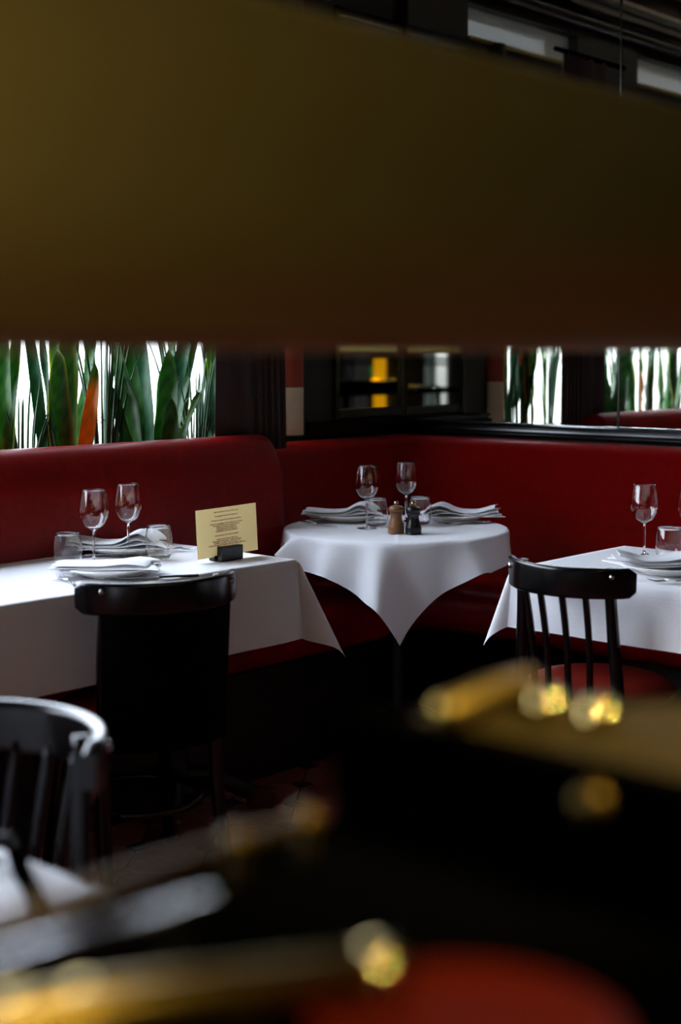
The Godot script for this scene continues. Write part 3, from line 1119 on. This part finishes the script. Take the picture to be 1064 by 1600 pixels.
# ------------------------------------------------------------------ chairs
func bistro_chair(label: String, at: Vector3, turn: float, solid: bool, R := 0.215) -> Node3D:
	# local: seat centre at the origin, the sitter looks along -z
	var t := thing("bistro_chair", label, "chair", at, turn, "black bistro chairs")
	var st := begin()
	lathe(st, smooth_profile([Vector2(0.0, 0.425), Vector2(0.185, 0.425), Vector2(0.200, 0.432), Vector2(0.203, 0.442), Vector2(0.196, 0.455), Vector2(0.16, 0.470), Vector2(0.08, 0.478), Vector2(0.0, 0.480)], 3), 48)
	var s := part("seat", st, M.seat_leather, t, "red leather seat pad")
	st = begin()
	for i in 84:
		var a := TAU * i / 84
		ball(st, Vector3(cos(a) * 0.2035, 0.440, sin(a) * 0.2035), 0.0032, 1.0, 6)
	var nails := part("nail_trim", st, M.brass, s)
	nails.set_meta("kind", "stuff")
	st = begin()
	lathe(st, [Vector2(0.0, 0.39), Vector2(0.188, 0.39), Vector2(0.196, 0.394), Vector2(0.196, 0.42), Vector2(0.19, 0.424), Vector2(0.0, 0.424)], 48)
	part("seat_ring", st, M.lacquer, t)
	# crest rail: a bent band, thick and rounded, its ends sweeping forward past the posts
	var zc := 0.14 - R * 0.5
	st = begin()
	var prof := round_outline([Vector2(-0.011, -0.040), Vector2(0.011, -0.040), Vector2(0.013, 0.040), Vector2(-0.010, 0.040)], 0.010, 4)
	var fr := []
	for k in 29:
		var u := k / 28.0 * 2.0 - 1.0
		var ph := u * deg_to_rad(60.0)
		var o := Vector3(sin(ph) * R, 0.760, zc + cos(ph) * R)
		var outw := Vector3(sin(ph), 0.10, cos(ph)).normalized()
		var tall := 1.0 if absf(u) < 0.9 else sqrt(maxf(1.0 - pow((absf(u) - 0.9) / 0.1, 2.0) * 0.55, 0.1))
		fr.append([o, outw, Vector3.UP * tall])
	sweep(st, prof, fr)
	part("crest_rail", st, M.lacquer, t)
	for sgn in [-1.0, 1.0]:
		var ph: float = sgn * deg_to_rad(43.0)
		st = begin()
		tube(st, curve3([Vector3(sgn * 0.165, 0.0, 0.215), Vector3(sgn * 0.155, 0.22, 0.165), Vector3(sgn * 0.150, 0.44, 0.155), Vector3(sin(ph) * (R - 0.012), 0.64, zc + cos(ph) * (R - 0.035)), Vector3(sin(ph) * (R - 0.022), 0.795, zc + cos(ph) * (R - 0.022))]), [0.015, 0.018, 0.018, 0.016, 0.015], 14)
		part("back_post", st, M.lacquer, t)
		st = begin()
		lathe(st, [Vector2(0.0, -0.003), Vector2(0.008, -0.002), Vector2(0.008, 0.003), Vector2(0.0, 0.005)], 14, Transform3D(Basis(Vector3.RIGHT, PI / 2), Vector3(sin(ph) * (R + 0.012), 0.779, zc + cos(ph) * (R + 0.014))))
		part("screw_cap", st, M.steel, t)
		st = begin()
		tube(st, curve3([Vector3(sgn * 0.175, 0.0, -0.185), Vector3(sgn * 0.155, 0.2, -0.155), Vector3(sgn * 0.135, 0.41, -0.125)]), [0.013, 0.018, 0.021], 14)
		part("front_leg", st, M.lacquer, t)
	st = begin()
	var ringp := []
	for i in 41:
		var a := TAU * i / 40.0
		ringp.append(Vector3(cos(a) * 0.158, 0.215, 0.02 + sin(a) * 0.168))
	tube(st, ringp, [0.010, 0.010], 10)
	part("stretcher_hoop", st, M.lacquer, t)
	if solid:
		st = begin()
		slab(st, func(u: float, v: float) -> Vector3:
			var ph := (u * 2.0 - 1.0) * deg_to_rad(43.0)
			var x := lerpf(sin(ph) * 0.228, sin(ph) * (R - 0.004), v)
			var z := lerpf(cos(ph) * 0.228, zc + cos(ph) * (R - 0.012), v)
			return Vector3(x, lerpf(0.385, 0.730, v), z), 24, 8, 0.018)
		part("back_panel", st, M.black_fabric, t, "solid dark back panel")
	else:
		for k in 4:
			var ph := deg_to_rad([-26.0, -9.0, 9.0, 26.0][k])
			st = begin()
			tube(st, curve3([Vector3(sin(ph) * 0.19, 0.435, 0.010 + cos(ph) * 0.19), Vector3(sin(ph) * 0.20, 0.60, 0.015 + cos(ph) * 0.20), Vector3(sin(ph) * R * 0.98, 0.735, zc + cos(ph) * (R - 0.004))]), [0.0085, 0.0085], 10, 1.25)
			part("spindle", st, M.lacquer, t)
	return t

# ------------------------------------------------------------------ plants
func leaf_mesh(h: float, w: float, lean: Vector2, bend: float, kind: int, sd: int) -> ArrayMesh:
	# an upright sword leaf, channelled, thin at its edges; colours: 0 green banded, 1 yellow-edged, 2 blue green, 3 orange
	var r := RandomNumberGenerator.new()
	r.seed = sd
	var face := 0.845 + r.randf_range(-0.7, 0.7)
	var tw := r.randf_range(-0.7, 0.7)
	var n := 20
	var m := 6
	var a := []
	var b := []
	var col := []
	for i in n + 1:
		var t := float(i) / n
		var prof := lerpf(0.45, 1.0, smoothstep(0.0, 0.5, t)) * sqrt(maxf(1.0 - pow(maxf(t - 0.42, 0.0) / 0.58, 2.3), 0.0))
		var c := Vector3(lean.x * (t + bend * t * t), h * t * (1.0 - 0.10 * absf(bend) * t), lean.y * (t + bend * t * t))
		c += Vector3(sin(t * 5.0 + sd), 0, cos(t * 4.0 + sd)) * 0.006 * t
		var f := face + tw * t
		var sx := Vector3(cos(f), 0, sin(f))
		var sn := Vector3(-sin(f), 0, cos(f))
		var ra := []
		var rb := []
		var rc := []
		for j in m + 1:
			var s := j / float(m) * 2.0 - 1.0
			var p := c + sx * s * w * 0.5 * prof + sn * (s * s * 0.22 * w * prof + 0.006 * sin(t * 14.0 + sd) * s)
			var th := 0.0022 * (1.0 - 0.75 * s * s) * (1.0 - 0.6 * t)
			ra.append(p + sn * th)
			rb.append(p - sn * th)
			var band := 0.5 + 0.5 * sin(t * h * 95.0 + 2.0 * sin(s * 3.0 + sd) + r.randf() * 0.8)
			var k := Color(0.022, 0.12, 0.022).lerp(Color(0.09, 0.27, 0.05), band * 0.8)
			if kind == 1:
				k = k.lerp(Color(0.42, 0.46, 0.06), smoothstep(0.62, 0.95, absf(s)))
			elif kind == 2:
				k = Color(0.02, 0.12, 0.055).lerp(Color(0.07, 0.23, 0.11), band)
			elif kind == 3:
				k = Color(0.75, 0.27, 0.02).lerp(Color(0.62, 0.20, 0.015), band)
				k = k.lerp(Color(0.08, 0.20, 0.02), smoothstep(0.80, 0.93, t))
			rc.append(k)
		a.append(ra)
		b.append(rb)
		col.append(rc)
	var st := begin()
	st.set_smooth_group(0)
	for i in n:
		for j in m:
			for q in [[a, false], [b, true]]:
				var g: Array = q[0]
				var o := [[i, j], [i + 1, j], [i + 1, j + 1], [i, j], [i + 1, j + 1], [i, j + 1]]
				if not q[1]:
					o = [[i, j], [i + 1, j + 1], [i + 1, j], [i, j], [i, j + 1], [i + 1, j + 1]]
				for e in o:
					st.set_color(col[e[0]][e[1]])
					st.add_vertex(g[e[0]][e[1]])
	return finish(st)

func plant(called: String, label: String, at: Vector3, leaves: Array, blades: int, spread: float, tall: float, sd: int) -> void:
	# leaves: [height, width, lean x, lean z, bend, kind, foot x, foot z]; blades: thin round leaves
	var t := thing(called, label, "plant", at, 0.0, "plants in the window box")
	var k := 0
	for l in leaves:
		var o := node("leaf", leaf_mesh(l[0], l[1], Vector2(l[2], l[3]), l[4], l[5], sd * 31 + k), M["leaf%d" % l[5]], t)
		o.position = Vector3(l[6], 0, l[7])
		if l[5] == 3:
			o.set_meta("label", "withered orange leaf with a green tip")
		k += 1
	var r := RandomNumberGenerator.new()
	r.seed = sd
	for i in blades:
		var a := r.randf_range(0, TAU)
		var out := spread * sqrt(r.randf())
		var h := tall * r.randf_range(0.62, 1.0)
		var f := Vector3(cos(a) * 0.03, 0, sin(a) * 0.012)
		var tip := Vector3(cos(a) * out, h, sin(a) * out * 0.35)
		var mid := f.lerp(tip, 0.55) + Vector3(-cos(a) * out * 0.12, 0.03, 0)
		var st := begin()
		tube(st, curve3([f, mid, tip], 7), [0.0042, 0.0040, 0.0032, 0.0008], 6)
		part("blade", st, M.blade, t)

func make_plants() -> void:
	var t := thing("planter_box", "long dark planter trough standing on the window ledge", "planter", Vector3(-3.46, 0.70, 0.085))
	var st := begin()
	box(st, Vector3(0, 0.02, 0), Vector3(4.68, 0.02, 0.15))
	for s in [-1.0, 1.0]:
		box(st, Vector3(0, 0.10, s * 0.070), Vector3(4.68, 0.18, 0.012), 0.003)
		box(st, Vector3(s * 2.334, 0.10, 0), Vector3(0.012, 0.18, 0.128), 0.003)
	box(st, Vector3(0, -0.34, 0.0), Vector3(4.6, 0.70, 0.05))
	part("trough", st, M.black, t)
	st = begin()
	box(st, Vector3(0, 0.145, 0), Vector3(4.65, 0.03, 0.126))
	part("soil", st, M.soil, t)
	var y := 0.858
	var z := 0.085
	plant("snake_plant", "broad dark snake plant cut by the left edge of the picture", Vector3(-2.07, y, z), [[0.62, 0.050, 0.02, 0.0, 0.0, 0, 0.0, 0.0], [0.64, 0.040, 0.06, 0.01, 0.1, 1, 0.0, 0.01], [0.5, 0.05, -0.10, -0.02, 0.2, 0, -0.03, 0.0]], 0, 0, 0, 1)
	plant("reed_plant", "sparse thin-bladed plant, second from the left in the window box", Vector3(-1.985, y, z), [], 13, 0.12, 0.46, 8)
	plant("snake_plant", "yellow-edged snake plant with one withered orange leaf", Vector3(-1.845, y, z), [
		[0.66, 0.040, -0.09, 0.0, 0.0, 2, -0.045, 0.0], [0.60, 0.035, -0.06, 0.02, 0.0, 2, -0.03, 0.02], [0.50, 0.078, -0.015, 0.01, 0.0, 1, -0.015, 0.025], [0.62, 0.070, 0.0, 0.0, 0.05, 1, 0.02, 0.01],
		[0.60, 0.050, 0.05, -0.02, 0.0, 0, 0.03, -0.01], [0.455, 0.050, 0.05, 0.02, 0.0, 3, 0.045, 0.035], [0.60, 0.055, 0.10, -0.01, 0.05, 0, 0.05, 0.0], [0.62, 0.05, 0.03, -0.03, 0.1, 1, 0.0, -0.02]], 0, 0, 0, 3)
	plant("reed_plant", "dense tuft of thin upright blades in the middle of the window box", Vector3(-1.665, y, z), [], 30, 0.16, 0.66, 4)
	plant("snake_plant", "large green snake plant with fanned broad leaves left of the curtain", Vector3(-1.475, y, z), [
		[0.66, 0.085, -0.17, 0.01, 0.15, 0, -0.01, 0.02], [0.50, 0.075, 0.03, 0.02, 0.0, 0, 0.03, 0.03], [0.62, 0.080, 0.0, -0.02, 0.0, 2, 0.0, -0.02], [0.56, 0.070, 0.08, 0.01, 0.1, 0, 0.03, 0.0],
		[0.60, 0.065, 0.16, -0.01, 0.1, 2, 0.03, -0.01], [0.42, 0.050, -0.14, 0.0, 0.2, 2, -0.03, 0.0], [0.36, 0.050, 0.10, 0.03, 0.2, 1, 0.05, 0.03], [0.34, 0.06, 0.02, 0.03, 0.1, 0, 0.02, 0.045], [0.64, 0.07, -0.07, -0.02, 0.0, 0, -0.02, -0.01], [0.62, 0.045, 0.19, 0.0, 0.05, 0, 0.05, 0.0]], 5, 0.24, 0.4, 5)
	plant("reed_plant", "short spiky tuft of thin blades right next to the curtain", Vector3(-1.262, y, z), [[0.56, 0.045, 0.05, 0.0, 0.1, 2, 0.06, 0.0]], 26, 0.14, 0.50, 6)
	# behind the curtain: these show in the mirror
	plant("snake_plant", "yellow-green snake plant behind the curtain, seen in the mirror", Vector3(-1.04, 0.99, -0.055), [[0.60, 0.06, 0.05, 0.0, 0.1, 1, 0, 0], [0.56, 0.05, -0.04, 0.0, 0.1, 1, 0.02, 0], [0.5, 0.05, 0.10, 0.01, 0.1, 3, 0.02, 0.0], [0.52, 0.04, 0.02, 0.02, 0.0, 1, -0.02, 0.01]], 6, 0.1, 0.5, 7)
	plant("reed_plant", "thin-bladed plant behind the curtain, seen in the mirror", Vector3(-0.985, 0.99, -0.055), [], 18, 0.07, 0.55, 18)
	plant("snake_plant", "dark broad snake plant at the right end of the curtain, seen in the mirror", Vector3(-0.945, 0.99, -0.055), [[0.62, 0.06, -0.03, 0.0, 0.1, 0, 0, 0], [0.58, 0.06, 0.02, 0.01, 0.0, 2, 0.02, 0.01], [0.6, 0.06, 0.0, -0.02, 0.1, 0, -0.04, 0], [0.5, 0.06, -0.10, 0.01, 0.2, 0, -0.03, 0.01]], 0, 0, 0, 9)
	t = thing("sill_planter", "small dark trough on the window sill behind the curtain, met in the mirror", "planter", Vector3(-1.06, 0.92, -0.055))
	st = begin()
	box(st, Vector3(0, 0.006, 0), Vector3(0.60, 0.012, 0.08))
	for q in [-1.0, 1.0]:
		box(st, Vector3(0, 0.045, q * 0.037), Vector3(0.60, 0.07, 0.008), 0.002)
		box(st, Vector3(q * 0.296, 0.045, 0), Vector3(0.008, 0.07, 0.066), 0.002)
	part("trough", st, M.black, t)
	st = begin()
	box(st, Vector3(0, 0.045, 0), Vector3(0.584, 0.05, 0.066))
	part("soil", st, M.soil, t)
	plant("snake_plant", "dark broad snake plant at the window's right end, first plant in the mirror", Vector3(-0.83, 0.99, -0.055), [[0.62, 0.05, 0.01, 0.0, 0.0, 0, 0, 0], [0.58, 0.05, -0.06, 0.01, 0.0, 2, -0.02, 0.01], [0.55, 0.045, 0.03, -0.01, 0.1, 0, 0.02, 0], [0.5, 0.04, -0.12, 0.01, 0.2, 0, -0.04, 0.0]], 0, 0, 0, 19)
	plant("reed_plant", "loose tuft of thin blades on the sill beside the curtain, close to the glass", Vector3(-1.22, 0.99, -0.055), [[0.5, 0.03, 0.03, 0.0, 0.1, 1, 0.03, 0.0]], 22, 0.13, 0.55, 23)
	plant("reed_plant", "tuft of thin blades on the sill, second plant in the mirror", Vector3(-0.885, 0.99, -0.055), [[0.52, 0.04, 0.05, 0.01, 0.1, 1, 0.03, 0.0]], 16, 0.10, 0.55, 20)
	plant("snake_plant", "far snake plant beyond the left edge, seen in the right mirror panel", Vector3(-2.22, y, z), [[0.6, 0.06, 0.08, 0.0, 0.2, 1, 0, 0], [0.52, 0.05, -0.08, 0.0, 0.3, 1, 0.02, 0], [0.45, 0.05, -0.15, 0.02, 0.4, 0, 0.0, 0.02], [0.62, 0.05, 0.02, 0.0, 0.0, 0, 0.03, 0.0]], 8, 0.15, 0.5, 10)
	plant("snake_plant", "farthest snake plant of the window box, outside the frame", Vector3(-2.42, y, z), [[0.6, 0.06, -0.08, 0.0, 0.2, 1, 0, 0], [0.55, 0.05, 0.08, 0.0, 0.2, 2, 0.02, 0], [0.48, 0.05, 0.14, 0.02, 0.3, 3, 0.0, 0.02]], 10, 0.15, 0.5, 11)

# ------------------------------------------------------------------ counter in front of the lens
func make_counter() -> void:
	# brass-clad hood beam over the counter, its lower edge at eye level
	var t := thing("counter_hood", "broad blurred brass hood across the top of the view", "hood", Vector3(-3.6, 1.35, 2.93))
	var st := begin()
	var prof := round_outline([Vector2(-0.04, 0.0), Vector2(0.02, 0.0), Vector2(0.085, 0.085), Vector2(0.085, 0.20), Vector2(0.02, 0.298), Vector2(-0.04, 0.298)], 0.09, 8)
	sweep(st, prof, [[Vector3(-2.6, 0, 0), Vector3.BACK, Vector3.UP], [Vector3(2.2, 0, 0), Vector3.BACK, Vector3.UP]])
	part("hood_cladding", st, M.satin_brass, t)
	st = begin()
	for x in [-2.5, 2.1]:
		tube(st, [Vector3(x, 0.28, 0.03), Vector3(x, 1.90, 0.03)], [0.015, 0.015], 12)
	part("hanger_rod", st, M.satin_brass, t)

	t = thing("counter_shelf", "black lacquered serving shelf below the blurred brass rails", "shelf", Vector3(-4.2, 1.05, 3.175))
	st = begin()
	box(st, Vector3(0.0, -0.015, 0.30), Vector3(1.9, 0.03, 0.60), 0.006)
	part("shelf_board", st, M.matt_black, t)
	st = begin()
	for x in [-0.85, 0.85]:
		for z in [0.08, 0.52]:
			tube(st, [Vector3(x, -0.03, z), Vector3(x, -1.05, z)], [0.02, 0.02], 12)
	part("shelf_leg", st, M.matt_black, t)

	t = thing("brass_topped_block", "black block on the shelf with a blurred brass gallery on top", "block", Vector3(-3.994, 1.05, 3.18))
	st = begin()
	sweep(st, [Vector2(0, 0), Vector2(0.29, 0.228), Vector2(0.29, 0.55), Vector2(0.0, 0.55)], [[Vector3.ZERO, Vector3.RIGHT, Vector3.BACK], [Vector3(0, 0.070, 0), Vector3.RIGHT, Vector3.BACK]], -1)
	part("block_body", st, M.matt_black, t)
	st = begin()
	sweep(st, [Vector2(0.012, 0.055), Vector2(0.25, 0.235), Vector2(0.25, 0.53), Vector2(0.010, 0.40)], [[Vector3(0, 0.069, 0), Vector3.RIGHT, Vector3.BACK], [Vector3(0, 0.074, 0), Vector3.RIGHT, Vector3.BACK]], -1)
	part("brass_plate", st, M.dull_plate, t)
	st = begin()
	tube(st, curve3([Vector3(0.002, 0.082, 0.088), Vector3(0.03, 0.084, 0.088), Vector3(0.06, 0.085, 0.087), Vector3(0.095, 0.084, 0.086)]), [0.010, 0.010], 16)
	part("gallery_rail", st, M.brass_tube, t)
	for p in [Vector3(0.060, 0.081, 0.124), Vector3(0.064, 0.080, 0.158), Vector3(-0.002, 0.052, 0.195)]:
		st = begin()
		ball(st, p, 0.0115)
		part("finial", st, M.brass if p.x > 0.0 else M.old_brass, t)

	t = thing("brass_rail", "long blurred brass rail ending in a bright ball, lowest at the left", "rail", Vector3.ZERO)
	st = begin()
	tube(st, [Vector3(-4.46, 1.071, 3.240), Vector3(-4.297, 1.076, 3.320), Vector3(-4.188, 1.073, 3.378)], [0.011, 0.011], 16)
	part("rail_tube", st, M.brass_tube, t)
	st = begin()
	ball(st, Vector3(-4.184, 1.072, 3.380), 0.014)
	part("finial", st, M.brass, t)
	for p in [Vector3(-4.299, 1.073, 3.314), Vector3(-4.323, 1.073, 3.301)]:
		st = begin()
		ball(st, p, 0.0135)
		part("stud", st, M.brass, t)
	for p in [Vector3(-4.42, 1.072, 3.260), Vector3(-4.24, 1.075, 3.350)]:
		st = begin()
		tube(st, [p, Vector3(p.x, 1.05, p.z)], [0.006, 0.008], 10)
		part("bracket", st, M.old_brass, t)

	t = thing("steel_rail", "blurred grey steel rail behind the long brass rail", "rail", Vector3.ZERO)
	st = begin()
	tube(st, [Vector3(-4.44, 1.076, 3.250), Vector3(-4.316, 1.076, 3.260), Vector3(-4.190, 1.074, 3.272)], [0.010, 0.010], 16)
	part("rail_tube", st, M.steel, t)
	for p in [Vector3(-4.40, 1.076, 3.253), Vector3(-4.21, 1.074, 3.270)]:
		st = begin()
		tube(st, [p, Vector3(p.x, 1.05, p.z)], [0.006, 0.008], 10)
		part("bracket", st, M.steel, t)

	t = thing("slim_brass_rail", "slim dim brass rail at the far edge of the black shelf", "rail", Vector3.ZERO)
	st = begin()
	tube(st, [Vector3(-4.30, 1.075, 3.208), Vector3(-4.17, 1.075, 3.214), Vector3(-4.062, 1.075, 3.221)], [0.005, 0.005], 12)
	part("rail_tube", st, M.old_brass, t)
	for p in [Vector3(-4.115, 1.075, 3.217), Vector3(-4.062, 1.075, 3.221)]:
		st = begin()
		ball(st, p, 0.009)
		part("finial", st, M.old_brass, t)
		st = begin()
		tube(st, [p, Vector3(p.x, 1.05, p.z)], [0.005, 0.006], 10)
		part("bracket", st, M.old_brass, t)

	t = thing("red_tray", "blurred red-orange lacquer tray lying on the black shelf", "tray", Vector3(-4.185, 1.0505, 3.43))
	st = begin()
	lathe(st, smooth_profile([Vector2(0.0, 0.002), Vector2(0.05, 0.0), Vector2(0.064, 0.004), Vector2(0.068, 0.012), Vector2(0.065, 0.0125), Vector2(0.058, 0.008), Vector2(0.0, 0.006)], 3), 48)
	part("tray_body", st, M.red_lacquer, t)

# ------------------------------------------------------------------
func _ready() -> void:
	rng.seed = 11
	make_materials_once()
	make_view()
	make_room()
	make_mirrors()
	make_curtain()
	make_sofas()
	make_tables()
	make_chairs()
	make_plants()
	make_counter()

func make_materials_once() -> void:
	if M.is_empty():
		make_materials()

func make_tables() -> void:
	# left: two-place table along the banquette
	var c := Vector3(-2.31, 0, 0.66)
	rect_table("rectangular table under the sunlit white cloth at the left", c, 0.65, 0.285, [Vector3(0.44, 0, 0.0), Vector3(-0.44, 0, 0.0)], M.foot_wood)
	tablecloth("bright white cloth on the left table with the menu card", c, cloth(0.65, 0.285, 0.235, 1.3, 0.38))
	# the round one in the corner
	c = Vector3(-0.882, 0, 0.69)
	var t := thing("dining_table", "round table in the corner under a draped square cloth", "table", c)
	var st := begin()
	lathe(st, [Vector2(0.0, 0.702), Vector2(0.375, 0.702), Vector2(0.380, 0.708), Vector2(0.380, 0.736), Vector2(0.375, 0.742), Vector2(0.0, 0.742)], 64)
	part("tabletop", st, M.black_wood, t)
	pedestal(t, Vector3.ZERO, 0.22, PI / 4, M.iron)
	tablecloth("white square cloth on the round corner table, one corner hanging forward", c, round_cloth(0.382))
	# right
	c = Vector3(-1.068, 0, 2.10)
	rect_table("rectangular table at the right in front of the mirrored wall", c, 0.302, 0.585, [Vector3(0, 0, 0.27)], M.iron)
	tablecloth("dim white cloth on the right table behind the spindle chair", c, cloth(0.302, 0.585, 0.170, 4.1, 0.28))
	# near left
	c = Vector3(-4.06, 0, 2.17)
	rect_table("near table at the lower left edge under a white cloth", c, 0.40, 0.37, [Vector3(0, 0, 0)], M.iron)
	tablecloth("blurred white cloth on the near table at the lower left edge", c, cloth(0.40, 0.37, 0.20, 2.2, 0.35))

	var T := 0.7478
	# left table setting
	wine_glass("left one of the pair of wine glasses on the left table", Vector3(-2.130, T, 0.607))
	wine_glass("right one of the pair of wine glasses on the left table", Vector3(-1.952, T, 0.545))
	tumbler("tumbler left of the wine glasses on the left table", Vector3(-2.205, T, 0.585))
	tumbler("tumbler right of the wine glasses on the left table", Vector3(-1.925, T, 0.650))
	plate("far plate on the left table, towards the banquette", Vector3(-1.905, T, 0.475), 0.13)
	napkin("folded napkin on the far plate of the left table", Vector3(-1.925, T + 0.020, 0.475), -0.80, 0.040, 0.014)
	plate("near plate on the left table, just behind the black chair back", Vector3(-2.205, T, 0.780), 0.13)
	napkin("folded napkin on the near plate of the left table", Vector3(-2.225, T + 0.020, 0.785), -0.80, 0.010, 0.002)
	fork("fork at the left end of the left table", Vector3(-2.365, T, 0.785), -2.0)
	knife("dark-handled knife beside the near plate of the left table", Vector3(-2.165, T, 0.925), -0.62, "knife", true)
	fork("fork beside the far plate of the left table", Vector3(-1.79, T, 0.555), 2.3)
	knife("knife left of the far plate on the left table", Vector3(-2.045, T, 0.46), -0.5)
	menu_card()
	# round table setting
	wine_glass("left wine glass on the round corner table", Vector3(-0.985, T, 0.645))
	wine_glass("right wine glass on the round corner table, behind the mills", Vector3(-0.765, T, 0.640))
	tumbler("tumbler beside the left wine glass on the round table", Vector3(-0.905, T, 0.622))
	tumbler("tumbler behind the black mill on the round table", Vector3(-0.772, T, 0.708))
	mill("small natural wood pepper mill with steel knob on the round table", Vector3(-1.010, T + 0.001, 0.795), M.mill_wood, M.steel)
	mill("small black pepper mill with brass knob on the round table", Vector3(-0.988, T + 0.001, 0.850), M.black, M.brass)
	plate("left plate on the round corner table", Vector3(-0.850, T, 0.440), 0.115)
	napkin("folded napkin on the left plate of the round table", Vector3(-0.860, T + 0.020, 0.430), -0.80, 0.034, 0.008)
	plate("right plate on the round corner table", Vector3(-0.600, T, 0.730), 0.115)
	napkin("folded napkin on the right plate of the round table", Vector3(-0.585, T + 0.020, 0.745), 2.35, 0.030, 0.020)
	knife("knife in front of the left plate on the round table", Vector3(-1.025, T, 0.455), 1.35)
	fork("fork in front of the right plate on the round table", Vector3(-0.690, T, 0.815), -0.43)
	# right table setting
	wine_glass("wine glass on the right table, standing clear", Vector3(-0.952, T, 1.690))
	wine_glass("wine glass at the right edge of the picture on the right table", Vector3(-0.90, T, 1.815))
	tumbler("tumbler on the right table beside the wine glass", Vector3(-0.975, T, 1.785))
	plate("near plate on the right table with a draped napkin", Vector3(-1.165, T, 1.895), 0.135)
	napkin("loosely folded napkin on the near plate of the right table", Vector3(-1.15, T + 0.020, 1.86), -0.70, 0.012, 0.020)
	plate("far plate on the right table, seen through the tumbler", Vector3(-0.88, T, 1.97), 0.115)
	napkin("folded napkin on the far plate of the right table", Vector3(-0.87, T + 0.020, 1.94), -0.6, 0.03, 0.008)
	knife("knife on the right table beyond the near plate", Vector3(-1.02, T, 1.735), 0.5)
	fork("fork at the right edge of the right table", Vector3(-1.315, T, 1.99), -0.7)
	# near table
	t = thing("strap", "dark blurred strap lying over the edge of the near white cloth", "strap", Vector3(-3.70, 0.7475, 2.40))
	st = begin()
	tube(st, curve3([Vector3(0.045, -0.03, -0.02), Vector3(0.020, 0.012, 0.0), Vector3(-0.005, 0.008, 0.045), Vector3(-0.03, 0.006, 0.10), Vector3(-0.07, 0.006, 0.17)]), [0.006, 0.006], 10, 2.0)
	part("band", st, M.matt_black, t)
	st = begin()
	tube(st, curve3([Vector3(0.030, 0.004, -0.004), Vector3(0.024, 0.026, -0.012), Vector3(0.005, 0.030, -0.018), Vector3(-0.008, 0.012, -0.012), Vector3(0.004, 0.004, -0.004)]), [0.004, 0.004], 8)
	part("buckle", st, M.iron, t)

func make_chairs() -> void:
	bistro_chair("solid-backed black chair in front of the left table", Vector3(-2.30, 0, 0.985), -0.30, true, 0.24)
	bistro_chair("black spindle-back chair at the right table with red seat", Vector3(-1.325, 0, 1.765), -PI / 2, false)
	bistro_chair("near blurred spindle-back chair cut by the left edge", Vector3(-3.56, 0, 2.02), PI / 2, false)
